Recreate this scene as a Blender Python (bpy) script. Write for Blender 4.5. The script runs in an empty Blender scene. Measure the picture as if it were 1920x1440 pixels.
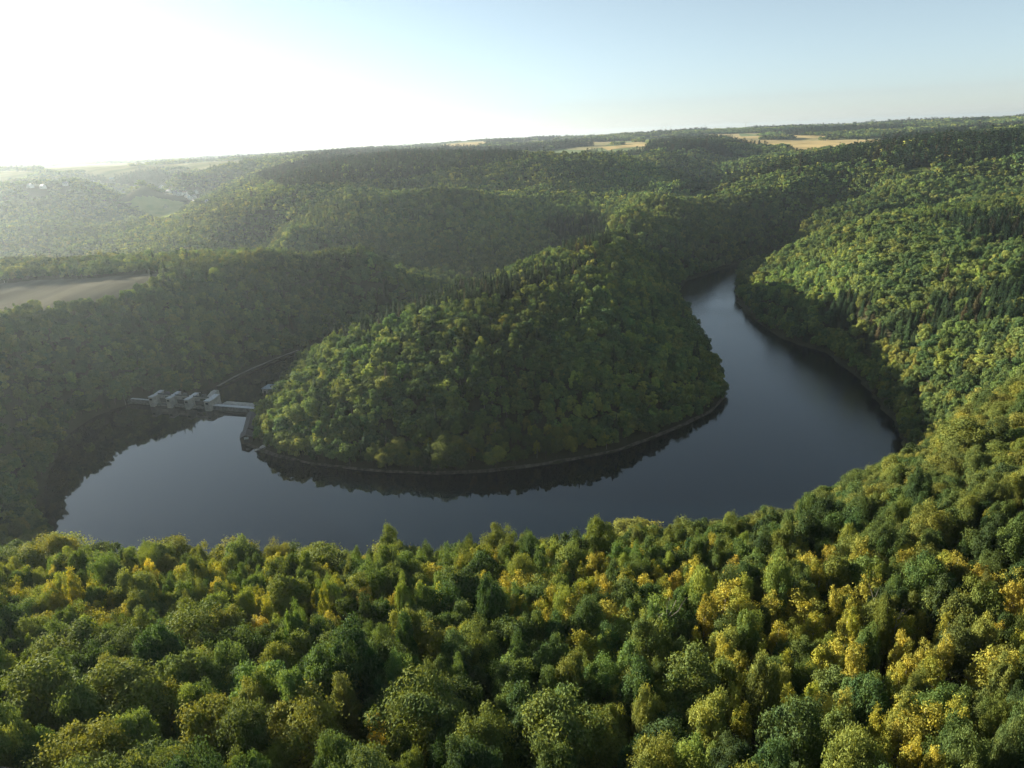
import bpy, bmesh, math, random
import numpy as np

# ------------------------------------------------------------------ camera, sky, sun, exposure
scene = bpy.context.scene
COL = scene.collection
rng = np.random.default_rng(7)
random.seed(7)

FPX, CAM_Z = 1280.0, 200.0                       # focal length in pixels of a 1920 wide frame
PITCH, ROLL = math.atan(462 / 1280), math.radians(2.4)
c_f = np.array([0, math.cos(PITCH), -math.sin(PITCH)])
c_u0 = np.array([0, math.sin(PITCH), math.cos(PITCH)])
c_r0 = np.array([1.0, 0, 0])
c_r = math.cos(ROLL) * c_r0 - math.sin(ROLL) * c_u0
c_u = math.cos(ROLL) * c_u0 + math.sin(ROLL) * c_r0
c_p = np.array([0, 0, CAM_Z])

from mathutils import Matrix, Vector
cam_d = bpy.data.cameras.new('camera')
cam_d.sensor_width = 36.0
cam_d.lens = 36.0 * FPX / 1920.0
cam_d.clip_start, cam_d.clip_end = 1.0, 60000.0
cam = bpy.data.objects.new('camera', cam_d)
COL.objects.link(cam)
m = Matrix(((c_r[0], c_u[0], -c_f[0], 0), (c_r[1], c_u[1], -c_f[1], 0), (c_r[2], c_u[2], -c_f[2], CAM_Z), (0, 0, 0, 1)))
cam.matrix_world = m
scene.camera = cam

SUN_AZ, SUN_EL = math.radians(-57), math.radians(13.5)     # azimuth from +Y, negative = to the left
sun_dir = Vector((math.sin(SUN_AZ) * math.cos(SUN_EL), math.cos(SUN_AZ) * math.cos(SUN_EL), math.sin(SUN_EL)))
world = bpy.data.worlds.new('World')
scene.world = world
world.use_nodes = True
nt = world.node_tree
bg = nt.nodes['Background']
sky = nt.nodes.new('ShaderNodeTexSky')
sky.sky_type = 'NISHITA'
sky.sun_disc = False
sky.sun_elevation = SUN_EL
sky.sun_rotation = SUN_AZ
sky.altitude = 300
sky.air_density, sky.dust_density, sky.ozone_density = 0.72, 0.45, 2.4
bg.inputs['Strength'].default_value = 0.05
hsv = nt.nodes.new('ShaderNodeHueSaturation')       # thin evening veil: paler than a clean sky, a little towards teal
hsv.inputs['Saturation'].default_value = 0.58
hsv.inputs['Hue'].default_value = 0.474
nt.links.new(sky.outputs[0], hsv.inputs['Color'])
nt.links.new(hsv.outputs[0], bg.inputs['Color'])

sun_l = bpy.data.lights.new('sun', 'SUN')
sun_l.energy = 5.0
sun_l.angle = math.radians(0.5)
sun_l.color = (1.0, 0.88, 0.66)
sun = bpy.data.objects.new('sun', sun_l)
COL.objects.link(sun)
sun.location = (-800, 500, 900)
sun.rotation_euler = (-sun_dir).to_track_quat('-Z', 'Y').to_euler()

vs = scene.view_settings
vs.view_transform = 'Standard'
vs.look = 'None'
vs.exposure = 1.86
vs.gamma = 1.0
vs.use_curve_mapping = False
cy = scene.cycles
cy.max_bounces = 5
cy.diffuse_bounces = 2
cy.glossy_bounces = 2
cy.transmission_bounces = 3
cy.transparent_max_bounces = 4
cy.volume_bounces = 0
cy.use_denoising = True
cy.use_adaptive_sampling = True
cy.adaptive_threshold = 0.02
cy.caustics_reflective = cy.caustics_refractive = False

HAZE_DENSITY, HAZE_G = 0.00005, 0.58

# ------------------------------------------------------------------ helpers
def ray(u, v):
    return c_f + ((u - 960) / FPX) * c_r + ((720 - v) / FPX) * c_u
def unz(u, v, z):
    d = ray(u, v)
    return c_p + d * ((z - CAM_Z) / d[2])
def und(u, v, dist):
    d = ray(u, v)
    return c_p + d * (dist / math.hypot(d[0], d[1]))
def project(P):
    q = np.asarray(P, float) - c_p
    dep = np.maximum(q @ c_f, 1e-3)
    return 960 + FPX * (q @ c_r) / dep, 720 - FPX * (q @ c_u) / dep, dep

def tag(o, label=None, cat=None, group=None, kind=None):
    if label: o['label'] = label
    if cat: o['category'] = cat
    if group: o['group'] = group
    if kind: o['kind'] = kind
    return o
def empty(name, loc=(0, 0, 0), rz=0.0):
    o = bpy.data.objects.new(name, None)
    COL.objects.link(o)
    o.location = loc
    o.rotation_euler = (0, 0, rz)
    o.empty_display_size = 0.5
    return o
def mesh_obj(name, me, mat=None, parent=None):
    o = bpy.data.objects.new(name, me)
    if mat is not None and not me.materials:
        me.materials.append(mat)
    COL.objects.link(o)
    if parent is not None:
        o.parent = parent
    return o
def np_mesh(name, verts, quads=None, tris=None, smooth=False):
    me = bpy.data.meshes.new(name)
    faces = []
    verts = np.ascontiguousarray(verts, dtype=np.float32)
    nq = 0 if quads is None else len(quads)
    ntr = 0 if tris is None else len(tris)
    me.vertices.add(len(verts))
    me.vertices.foreach_set('co', verts.ravel())
    loops = []
    if nq: loops.append(np.asarray(quads, np.int32).ravel())
    if ntr: loops.append(np.asarray(tris, np.int32).ravel())
    loops = np.concatenate(loops)
    me.loops.add(len(loops))
    me.loops.foreach_set('vertex_index', loops)
    me.polygons.add(nq + ntr)
    starts = np.concatenate([np.arange(nq) * 4, nq * 4 + np.arange(ntr) * 3]).astype(np.int32)
    me.polygons.foreach_set('loop_start', starts)
    if smooth:
        me.polygons.foreach_set('use_smooth', np.ones(nq + ntr, bool))
    me.update(calc_edges=True)
    return me
class MB:
    """collects boxes, prisms and tubes; build() links them as one mesh object"""
    def __init__(self):
        self.v, self.f = [], []
    def poly(self, verts, faces):
        n = len(self.v)
        self.v += [tuple(map(float, p)) for p in verts]
        self.f += [tuple(n + i for i in f) for f in faces]
        return self
    def box(self, x0, x1, y0, y1, z0, z1):
        return self.poly([(x0, y0, z0), (x1, y0, z0), (x1, y1, z0), (x0, y1, z0), (x0, y0, z1), (x1, y0, z1), (x1, y1, z1), (x0, y1, z1)],
                         [(0, 3, 2, 1), (4, 5, 6, 7), (0, 1, 5, 4), (1, 2, 6, 5), (2, 3, 7, 6), (3, 0, 4, 7)])
    def prism(self, outline, x0, x1):
        """outline in (y, z), extruded along x"""
        n = len(outline)
        vs_ = [(x0, y, z) for y, z in outline] + [(x1, y, z) for y, z in outline]
        fs = [tuple(range(n - 1, -1, -1)), tuple(range(n, 2 * n))]
        fs += [(i, (i + 1) % n, n + (i + 1) % n, n + i) for i in range(n)]
        return self.poly(vs_, fs)
    def tube(self, pts, radii, n=6):
        pts = [np.array(p, float) for p in pts]
        rings = []
        for i, p in enumerate(pts):
            d = pts[min(i + 1, len(pts) - 1)] - pts[max(i - 1, 0)]
            d /= max(np.linalg.norm(d), 1e-6)
            a = np.cross(d, (0, 0, 1.0) if abs(d[2]) < 0.9 else (1.0, 0, 0))
            a /= np.linalg.norm(a)
            b = np.cross(d, a)
            rings.append([p + radii[i] * (a * math.cos(t) + b * math.sin(t)) for t in np.arange(n) * 2 * math.pi / n])
        vs_ = [q for r_ in rings for q in r_]
        fs = []
        for i in range(len(pts) - 1):
            for k in range(n):
                fs.append((i * n + k, i * n + (k + 1) % n, (i + 1) * n + (k + 1) % n, (i + 1) * n + k))
        fs.append(tuple(range(n - 1, -1, -1)))
        fs.append(tuple((len(pts) - 1) * n + k for k in range(n)))
        return self.poly(vs_, fs)
    def mesh(self, name, mat):
        me = bpy.data.meshes.new(name)
        me.from_pydata(self.v, [], self.f)
        me.materials.append(mat)
        me.update()
        return me
    def build(self, name, mat, parent=None):
        return mesh_obj(name, self.mesh(name, mat), None, parent)

# ------------------------------------------------------------------ materials
def new_mat(name):
    mt = bpy.data.materials.new(name)
    mt.use_nodes = True
    n = mt.node_tree.nodes
    return mt, n, mt.node_tree.links, n['Principled BSDF'], n['Material Output']
def rough_mat(name, c1, c2, scale=0.5, rough=0.85, detail=5, bump=0.0, spec=0.25):
    mt, n, l, p, out = new_mat(name)
    geo = n.new('ShaderNodeNewGeometry')
    tx = n.new('ShaderNodeTexNoise')
    tx.inputs['Scale'].default_value = scale
    tx.inputs['Detail'].default_value = detail
    l.new(geo.outputs['Position'], tx.inputs['Vector'])
    cr = n.new('ShaderNodeValToRGB')
    cr.color_ramp.elements[0].position, cr.color_ramp.elements[1].position = 0.35, 0.65
    cr.color_ramp.elements[0].color = (*c1, 1)
    cr.color_ramp.elements[1].color = (*c2, 1)
    l.new(tx.outputs['Fac'], cr.inputs['Fac'])
    l.new(cr.outputs['Color'], p.inputs['Base Color'])
    p.inputs['Roughness'].default_value = rough
    p.inputs['Specular IOR Level'].default_value = spec
    if bump:
        b = n.new('ShaderNodeBump')
        b.inputs['Strength'].default_value = bump
        l.new(tx.outputs['Fac'], b.inputs['Height'])
        l.new(b.outputs['Normal'], p.inputs['Normal'])
    return mt
M = {}
def leaf_mat(name, trans=0.38):
    mt, n, l, p, out = new_mat(name)
    at = n.new('ShaderNodeAttribute'); at.attribute_type = 'INSTANCER'; at.attribute_name = 'tint'
    lv = n.new('ShaderNodeAttribute'); lv.attribute_type = 'GEOMETRY'; lv.attribute_name = 'leafv'
    mr = n.new('ShaderNodeMix'); mr.data_type = 'RGBA'          # sprays of one crown differ: greener to more turned
    mr.inputs['A'].default_value, mr.inputs['B'].default_value = (0.56, 0.72, 0.80, 1), (1.34, 1.27, 1.0, 1)
    l.new(lv.outputs['Fac'], mr.inputs['Factor'])
    mul = n.new('ShaderNodeVectorMath'); mul.operation = 'MULTIPLY'
    l.new(at.outputs['Color'], mul.inputs[0]); l.new(mr.outputs['Result'], mul.inputs[1])
    l.new(mul.outputs[0], p.inputs['Base Color'])
    p.inputs['Roughness'].default_value = 0.8
    p.inputs['Specular IOR Level'].default_value = 0.06
    tr = n.new('ShaderNodeBsdfTranslucent')
    tm = n.new('ShaderNodeVectorMath'); tm.operation = 'MULTIPLY'
    tm.inputs[1].default_value = (1.15 * trans, 1.0 * trans, 0.45 * trans)
    l.new(mul.outputs[0], tm.inputs[0]); l.new(tm.outputs[0], tr.inputs['Color'])
    mx = n.new('ShaderNodeAddShader')
    l.new(p.outputs[0], mx.inputs[0]); l.new(tr.outputs[0], mx.inputs[1])
    l.new(mx.outputs[0], out.inputs['Surface'])
    return mt
M['leaf'] = leaf_mat('leaf')
M['needle'] = leaf_mat('needle', 0.2)
M['bark'] = rough_mat('bark', (0.05, 0.038, 0.028), (0.12, 0.095, 0.07), 3.0)
M['birch_bark'] = rough_mat('birch_bark', (0.25, 0.23, 0.2), (0.55, 0.53, 0.48), 2.0)
M['dead_wood'] = rough_mat('dead_wood', (0.16, 0.15, 0.13), (0.30, 0.28, 0.25), 2.0)
M['concrete'] = rough_mat('concrete', (0.33, 0.31, 0.28), (0.52, 0.50, 0.45), 0.35, 0.9, 8, 0.15)
M['concrete_dark'] = rough_mat('concrete_dark', (0.12, 0.12, 0.115), (0.24, 0.24, 0.23), 0.5, 0.9, 8, 0.15)
M['deck'] = rough_mat('deck', (0.45, 0.46, 0.47), (0.60, 0.61, 0.62), 0.8, 0.6)
M['steel'] = rough_mat('steel', (0.06, 0.07, 0.075), (0.11, 0.12, 0.13), 1.0, 0.5)
M['dark_roof'] = rough_mat('dark_roof', (0.035, 0.037, 0.042), (0.07, 0.072, 0.08), 0.9, 0.55)
M['dark_wall'] = rough_mat('dark_wall', (0.07, 0.06, 0.05), (0.12, 0.10, 0.085), 1.2)
M['pale_roof'] = rough_mat('pale_roof', (0.20, 0.25, 0.29), (0.28, 0.34, 0.38), 0.3, 0.5)
M['white_wall'] = rough_mat('white_wall', (0.62, 0.61, 0.58), (0.78, 0.77, 0.74), 0.4)
M['slate'] = rough_mat('slate', (0.12, 0.13, 0.15), (0.22, 0.24, 0.27), 0.8, 0.45)
M['tile_roof'] = rough_mat('tile_roof', (0.20, 0.13, 0.10), (0.30, 0.20, 0.15), 0.8, 0.6)
M['glass'] = rough_mat('glass', (0.02, 0.025, 0.03), (0.04, 0.05, 0.06), 0.5, 0.1, spec=0.5)
M['turbine'] = rough_mat('turbine', (0.40, 0.41, 0.42), (0.46, 0.46, 0.46), 0.05, 0.6)  # grey lowered to paint in the backlit side of the skyline turbines
M['shore'] = rough_mat('shore', (0.045, 0.04, 0.03), (0.125, 0.11, 0.085), 0.35, 0.95, 8, 0.3)
M['track'] = rough_mat('track', (0.14, 0.13, 0.11), (0.24, 0.225, 0.19), 0.1, 0.95)
M['cable'] = rough_mat('cable', (0.30, 0.30, 0.30), (0.4, 0.4, 0.4), 1.0, 0.4)

# ground: forest floor, turning to patchwork farmland on the far plateau
def ground_material():
    mt, n, l, p, out = new_mat('ground')
    geo = n.new('ShaderNodeNewGeometry')
    ns = n.new('ShaderNodeTexNoise'); ns.inputs['Scale'].default_value = 0.08; ns.inputs['Detail'].default_value = 8
    l.new(geo.outputs['Position'], ns.inputs['Vector'])
    fl = n.new('ShaderNodeValToRGB')
    fl.color_ramp.elements[0].color = (0.025, 0.026, 0.014, 1); fl.color_ramp.elements[1].color = (0.06, 0.06, 0.03, 1)
    l.new(ns.outputs['Fac'], fl.inputs['Fac'])
    mp = n.new('ShaderNodeMapping'); mp.inputs['Scale'].default_value = (0.0035, 0.0016, 0.0); mp.inputs['Rotation'].default_value = (0, 0, 0.5)
    l.new(geo.outputs['Position'], mp.inputs['Vector'])
    vo = n.new('ShaderNodeTexVoronoi'); vo.inputs['Scale'].default_value = 1.0
    l.new(mp.outputs['Vector'], vo.inputs['Vector'])
    sp = n.new('ShaderNodeSeparateColor'); l.new(vo.outputs['Color'], sp.inputs['Color'])
    fr = n.new('ShaderNodeValToRGB'); fr.color_ramp.interpolation = 'CONSTANT'
    e = fr.color_ramp.elements
    e[0].position = 0; e[0].color = (0.10, 0.14, 0.05, 1)
    e[1].position = 0.3; e[1].color = (0.22, 0.20, 0.09, 1)
    for pos, c in ((0.55, (0.16, 0.18, 0.07, 1)), (0.7, (0.33, 0.27, 0.13, 1)), (0.88, (0.12, 0.17, 0.06, 1))):
        k = e.new(pos); k.color = c
    l.new(sp.outputs['Red'], fr.inputs['Fac'])
    at = n.new('ShaderNodeAttribute'); at.attribute_name = 'open'
    mx = n.new('ShaderNodeMix'); mx.data_type = 'RGBA'
    l.new(at.outputs['Fac'], mx.inputs['Factor']); l.new(fl.outputs['Color'], mx.inputs['A']); l.new(fr.outputs['Color'], mx.inputs['B'])
    l.new(mx.outputs['Result'], p.inputs['Base Color'])
    p.inputs['Roughness'].default_value = 0.95
    p.inputs['Specular IOR Level'].default_value = 0.1
    return mt
M['ground'] = ground_material()
def field_mat(name, c1, c2, stripe=None, scale=0.03):
    mt, n, l, p, out = new_mat(name)
    geo = n.new('ShaderNodeNewGeometry')
    mp = n.new('ShaderNodeMapping')
    if stripe is not None:
        mp.inputs['Rotation'].default_value = (0, 0, stripe)
        mp.inputs['Scale'].default_value = (1.0, 0.06, 1.0)
    l.new(geo.outputs['Position'], mp.inputs['Vector'])
    tx = n.new('ShaderNodeTexNoise'); tx.inputs['Scale'].default_value = scale; tx.inputs['Detail'].default_value = 7
    l.new(mp.outputs['Vector'], tx.inputs['Vector'])
    cr = n.new('ShaderNodeValToRGB')
    cr.color_ramp.elements[0].position, cr.color_ramp.elements[1].position = 0.38, 0.62
    cr.color_ramp.elements[0].color = (*c1, 1); cr.color_ramp.elements[1].color = (*c2, 1)
    l.new(tx.outputs['Fac'], cr.inputs['Fac']); l.new(cr.outputs['Color'], p.inputs['Base Color'])
    p.inputs['Roughness'].default_value = 1.0; p.inputs['Specular IOR Level'].default_value = 0.0
    return mt
M['wheat'] = field_mat('wheat', (0.32, 0.26, 0.13), (0.46, 0.36, 0.18), 0.4, 0.02)
M['stubble'] = field_mat('stubble', (0.12, 0.13, 0.06), (0.20, 0.185, 0.095), 0.35, 0.02)
M['shaded_stubble'] = field_mat('shaded_stubble', (0.09, 0.09, 0.075), (0.135, 0.13, 0.105), 0.9, 0.05)  # spur stubble: the tree shade over the field is put into this darker colour
M['shaded_grass'] = field_mat('shaded_grass', (0.05, 0.075, 0.025), (0.09, 0.115, 0.035))  # clearing grass, darkened so that its colour carries the shade lying there
M['meadow'] = field_mat('meadow', (0.17, 0.22, 0.06), (0.25, 0.27, 0.085))

def water_material():
    mt, n, l, p, out = new_mat('water')
    geo = n.new('ShaderNodeNewGeometry')
    big = n.new('ShaderNodeTexNoise'); big.inputs['Scale'].default_value = 0.006; big.inputs['Detail'].default_value = 3
    l.new(geo.outputs['Position'], big.inputs['Vector'])
    sx = n.new('ShaderNodeSeparateXYZ'); l.new(geo.outputs['Position'], sx.inputs['Vector'])
    wx = n.new('ShaderNodeMapRange'); wx.inputs['From Min'].default_value, wx.inputs['From Max'].default_value = 60.0, 230.0
    l.new(sx.outputs['X'], wx.inputs['Value'])           # wind reaches the open arm of the lake
    ad = n.new('ShaderNodeMath'); ad.operation = 'MULTIPLY'
    l.new(wx.outputs['Result'], ad.inputs[0])
    br = n.new('ShaderNodeMapRange'); br.inputs['From Min'].default_value, br.inputs['From Max'].default_value = 0.3, 0.65
    br.inputs['To Min'].default_value = 0.35
    l.new(big.outputs['Fac'], br.inputs['Value']); l.new(br.outputs['Result'], ad.inputs[1])
    st = n.new('ShaderNodeMath'); st.operation = 'MULTIPLY_ADD'
    l.new(ad.outputs[0], st.inputs[0]); st.inputs[1].default_value = 0.16; st.inputs[2].default_value = 0.004
    wv = n.new('ShaderNodeTexNoise'); wv.inputs['Scale'].default_value = 0.8; wv.inputs['Detail'].default_value = 4
    l.new(geo.outputs['Position'], wv.inputs['Vector'])
    b = n.new('ShaderNodeBump'); b.inputs['Distance'].default_value = 1.0
    l.new(st.outputs[0], b.inputs['Strength']); l.new(wv.outputs['Fac'], b.inputs['Height'])
    rg = n.new('ShaderNodeMath'); rg.operation = 'MULTIPLY_ADD'
    l.new(ad.outputs[0], rg.inputs[0]); rg.inputs[1].default_value = 0.12; rg.inputs[2].default_value = 0.004
    l.new(rg.outputs[0], p.inputs['Roughness'])
    l.new(b.outputs['Normal'], p.inputs['Normal'])
    p.inputs['Base Color'].default_value = (0.0015, 0.004, 0.007, 1)
    p.inputs['IOR'].default_value = 1.40
    p.inputs['Specular Tint'].default_value = (0.82, 0.94, 1.0, 1)
    p.inputs['Specular IOR Level'].default_value = 1.0
    return mt
M['water'] = water_material()

# ------------------------------------------------------------------ terrain
# River outline (lake level z = 0). Visible banks come from the picture by standing them on the
# water plane; banks hidden behind the near hill are in metres.
def W(*uv): return [tuple(unz(u, v, 0.0)[:2]) for u, v in uv]
lake = (W((1390, 500), (1378, 540), (1385, 572), (1402, 592), (1430, 612), (1460, 632), (1500, 648), (1545, 660), (1580, 685),
          (1610, 710), (1635, 740), (1655, 770), (1680, 798), (1692, 830))
        + [(248, 372), (225, 330), (190, 300), (140, 280), (60, 272), (-40, 270), (-130, 272), (-200, 285), (-250, 318), (-290, 365), (-318, 425)]
        + W((135, 810), (190, 775), (248, 757))
        + W((470, 775), (461, 800), (463, 835), (490, 846), (520, 858), (580, 870), (640, 878), (720, 886), (830, 890), (920, 885),
            (1000, 875), (1080, 862), (1160, 846), (1230, 820), (1290, 795), (1335, 772), (1362, 742), (1352, 705), (1337, 672), (1318, 640),
            (1298, 610), (1284, 585), (1275, 565), (1272, 545), (1290, 526), (1330, 512))
        + [(330, 1030), (395, 1105), (470, 1180), (560, 1230), (580, 1205), (500, 1150), (430, 1085)])
lake = np.array(lake)
DOWN_Z = -7.0
down = np.array([(-318, 552), (-296, 570), tuple(unz(410, 724, DOWN_Z)[:2]), tuple(unz(470, 692, DOWN_Z)[:2]), tuple(unz(560, 657, DOWN_Z)[:2]), (-185, 780), (-120, 840), (-60, 890),
                 (-30, 860), (-85, 810), (-140, 755), (-180, 700), (-205, 640), (-212, 590), (-206, 545), (-214, 524)], float)

def seg_dist(P, poly, closed=True):
    """distance of points to the outline of a polygon"""
    P = np.asarray(P, float)
    best = np.full(len(P), 1e9)
    n = len(poly)
    for i in range(n if closed else n - 1):
        a, b = poly[i], poly[(i + 1) % n]
        ab = b - a
        t = np.clip(((P - a) @ ab) / max(ab @ ab, 1e-9), 0, 1)
        d = np.hypot(*(P - (a + t[:, None] * ab)).T)
        best = np.minimum(best, d)
    return best
def inside(P, poly):
    P = np.asarray(P, float)
    x, y = P[:, 0], P[:, 1]
    c = np.zeros(len(P), bool)
    n = len(poly)
    for i in range(n):
        x1, y1 = poly[i]; x2, y2 = poly[(i + 1) % n]
        if y1 == y2: continue
        c ^= ((y1 > y) != (y2 > y)) & (x < (x2 - x1) * (y - y1) / (y2 - y1) + x1)
    return c

T = 12.0           # canopy height taken off the points that were read on tree tops
cp = []
def canopy(*pts):
    for u, v, z in pts:
        p = unz(u, v, z); cp.append((p[0], p[1], z - T))
def ground(*pts):
    for u, v, z in pts:
        p = unz(u, v, z); cp.append((p[0], p[1], z))
def far(*pts):
    for u, v, d in pts:
        p = und(u, v, d); cp.append((p[0], p[1], p[2] - T))
# the near hill
T = 16.0
canopy((-400, 1440, 142), (0, 1440, 138), (480, 1440, 136), (960, 1440, 136), (1440, 1440, 136), (1920, 1440, 138), (2300, 1440, 142),
       (-300, 1200, 124), (0, 1200, 121), (480, 1200, 120), (960, 1200, 120), (1440, 1200, 122), (1920, 1200, 126), (2300, 1200, 132),
       (0, 1070, 110), (300, 1060, 109), (640, 1060, 108), (960, 1050, 109), (1300, 1035, 111), (1500, 1020, 112), (1700, 960, 113), (1900, 920, 117), (2200, 850, 124),
       (0, 1012, 96), (300, 1030, 95), (640, 1042, 95), (900, 1040, 96), (1200, 1005, 98), (1450, 1000, 99), (1600, 925, 100), (1700, 855, 101), (1800, 780, 103), (1920, 685, 107), (2150, 560, 118))
T = 12.0
for p in ((-160, 205, 48), (-80, 205, 50), (0, 205, 52), (80, 215, 52), (140, 240, 55), (190, 290, 42), (230, 340, 26), (-200, 250, 20), (-100, 250, 12), (0, 250, 12), (90, 258, 14), (150, 272, 18), (210, 300, 18),
          (-230, 200, 55), (-300, 240, 50), (-420, 260, 60), (-300, 120, 95), (0, -60, 140), (-300, -60, 130), (300, -60, 145), (260, 330, 45), (300, 300, 70), (300, 200, 95), (400, 300, 95),
          (300, 420, 30), (340, 380, 55), (420, 440, 60), (500, 420, 85), (600, 300, 110), (-700, -100, 120), (800, -100, 140)):
    cp.append(p)
# left bank and spur with the stubble field
canopy((0, 900, 34), (0, 840, 42), (0, 780, 52), (0, 720, 62), (0, 660, 74), (0, 610, 84), (60, 880, 24), (-200, 700, 90), (-300, 900, 60),
       (100, 760, 23), (100, 720, 34), (100, 680, 45), (100, 640, 57), (100, 600, 72), (250, 720, 15), (250, 680, 28), (250, 640, 41), (250, 600, 55), (250, 565, 70),
       (400, 680, 13), (400, 640, 27), (400, 600, 42), (400, 560, 57), (400, 520, 72), (500, 640, 12), (500, 600, 28), (500, 560, 45), (500, 520, 62), (500, 490, 76), (600, 600, 12), (600, 560, 29), (600, 520, 48), (600, 485, 66),
       (430, 472, 84), (520, 470, 84), (620, 464, 80), (700, 468, 76), (780, 482, 70), (860, 496, 62), (940, 508, 52), (700, 520, 52), (800, 540, 36))
ground((0, 575, 70), (130, 572, 70), (240, 548, 71), (0, 535, 71), (150, 522, 72), (290, 512, 72), (-200, 560, 72), (-200, 500, 74), (0, 512, 72), (200, 500, 72), (330, 490, 73))
# valley behind the spur, village and slope beyond
for p in ((-900, 1250, 8), (-600, 1180, 4), (-300, 1110, 2), (-150, 1050, 2), (0, 1030, -2), (50, 960, -6), (-1200, 1300, 10), (-400, 1180, 14), (-1400, 1500, 40)):
    cp.append(p)
canopy((0, 470, 15), (100, 470, 12), (200, 480, 10), (0, 420, 50), (100, 420, 46), (200, 420, 30), (0, 375, 92), (100, 375, 88), (200, 375, 70), (250, 395, 40), (0, 345, 122), (100, 345, 122), (200, 350, 105))
ground((240, 395, 30), (310, 408, 24), (350, 395, 30), (300, 378, 40), (370, 385, 36), (390, 372, 45), (330, 365, 48), (260, 372, 45))
# the long wooded ridge in the middle
canopy((230, 470, 22), (330, 440, 48), (420, 415, 72), (500, 382, 100), (560, 350, 128), (480, 330, 130), (420, 345, 100), (620, 320, 148), (540, 300, 160), (620, 288, 170), (800, 286, 170), (900, 290, 164), (1000, 296, 155), (1090, 298, 148), (1160, 292, 150), (1210, 306, 132), (1250, 322, 112), (1280, 336, 92),
       (400, 450, 46), (500, 445, 40))
far((640, 372, 1300), (740, 363, 1320), (850, 353, 1330), (950, 366, 1340), (1050, 370, 1350), (1130, 371, 1350), (1190, 367, 1350),
    (550, 420, 1200), (650, 440, 1170), (760, 440, 1170), (850, 430, 1190), (950, 430, 1200), (1040, 430, 1210), (850, 470, 1110), (960, 480, 1110), (1090, 400, 1260), (1120, 420, 1230), (640, 400, 1240), (800, 400, 1250), (950, 400, 1260))
for p in ((-200, 1430, 80), (0, 1440, 82), (200, 1440, 76), (400, 1400, 50), (-100, 1500, 110), (150, 1480, 95), (420, 1600, 45), (560, 1800, 35), (640, 2100, 50), (500, 2150, 70), (300, 2150, 80), (100, 2300, 100), (-200, 2600, 110)):
    cp.append(p)
# the wooded peninsula inside the bend and its neck
canopy((545, 672, 24), (600, 640, 42), (660, 612, 58), (740, 580, 70), (850, 553, 80), (960, 522, 86), (1060, 496, 87), (1130, 476, 86), (1146, 460, 92), (1154, 440, 95), (1160, 415, 98), (1176, 385, 100), (1215, 368, 98), (1260, 373, 92),
       (900, 840, 15), (900, 800, 24), (900, 760, 33), (900, 720, 43), (900, 680, 52), (900, 640, 61), (900, 600, 71), (700, 840, 15), (700, 800, 24), (700, 760, 33), (700, 720, 42), (700, 680, 51), (700, 640, 59),
       (1150, 800, 16), (1150, 760, 26), (1150, 720, 35), (1150, 680, 45), (1150, 640, 54), (1150, 600, 64), (1150, 560, 70), (1150, 520, 75), (1040, 560, 77),
       (560, 820, 14), (560, 780, 24), (560, 740, 30), (560, 700, 30), (1270, 740, 17), (1260, 680, 32), (1250, 620, 38), (1240, 560, 44), (1225, 500, 50), (1275, 450, 56), (1330, 430, 56), (1400, 450, 34), (1440, 430, 38))
for p in ((-150, 660, 4), (-95, 730, 8), (-30, 800, 8), (60, 880, 4), (85, 1000, 0), (130, 1100, 6), (150, 1170, 20)):
    cp.append(p)
# right bank: the lit hill and the spruce-topped ridge behind it
canopy((1405, 500, 24), (1450, 475, 46), (1490, 455, 60), (1560, 425, 80), (1650, 400, 96), (1750, 388, 104), (1850, 392, 105), (1920, 398, 106), (2150, 400, 110),
       (1440, 545, 30), (1500, 520, 44), (1500, 590, 26), (1600, 640, 24), (1600, 600, 37), (1600, 560, 50), (1600, 520, 62), (1600, 480, 73), (1700, 500, 74), (1700, 600, 46), (1850, 500, 84), (1920, 560, 78), (1680, 680, 28), (1750, 640, 46), (1850, 620, 62), (1920, 620, 70), (1720, 720, 26), (1780, 700, 40), (2100, 560, 98),
       (1280, 347, 95), (1400, 317, 120), (1500, 294, 140), (1600, 277, 155), (1700, 264, 165), (1800, 256, 169), (1920, 250, 171), (2150, 245, 175),
       (1350, 400, 62), (1450, 400, 66), (1530, 395, 70), (1400, 360, 90), (1500, 350, 96), (1600, 380, 82), (1650, 340, 108), (1720, 325, 117), (1800, 335, 110), (1900, 325, 114), (1800, 370, 96), (1900, 370, 97), (1500, 430, 46))
for p in ((620, 1000, 60), (800, 1000, 85), (560, 1180, 50), (900, 1500, 140), (1200, 1700, 145), (1300, 900, 150), (1500, 1300, 150), (650, 1500, 120)):
    cp.append(p)
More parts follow.
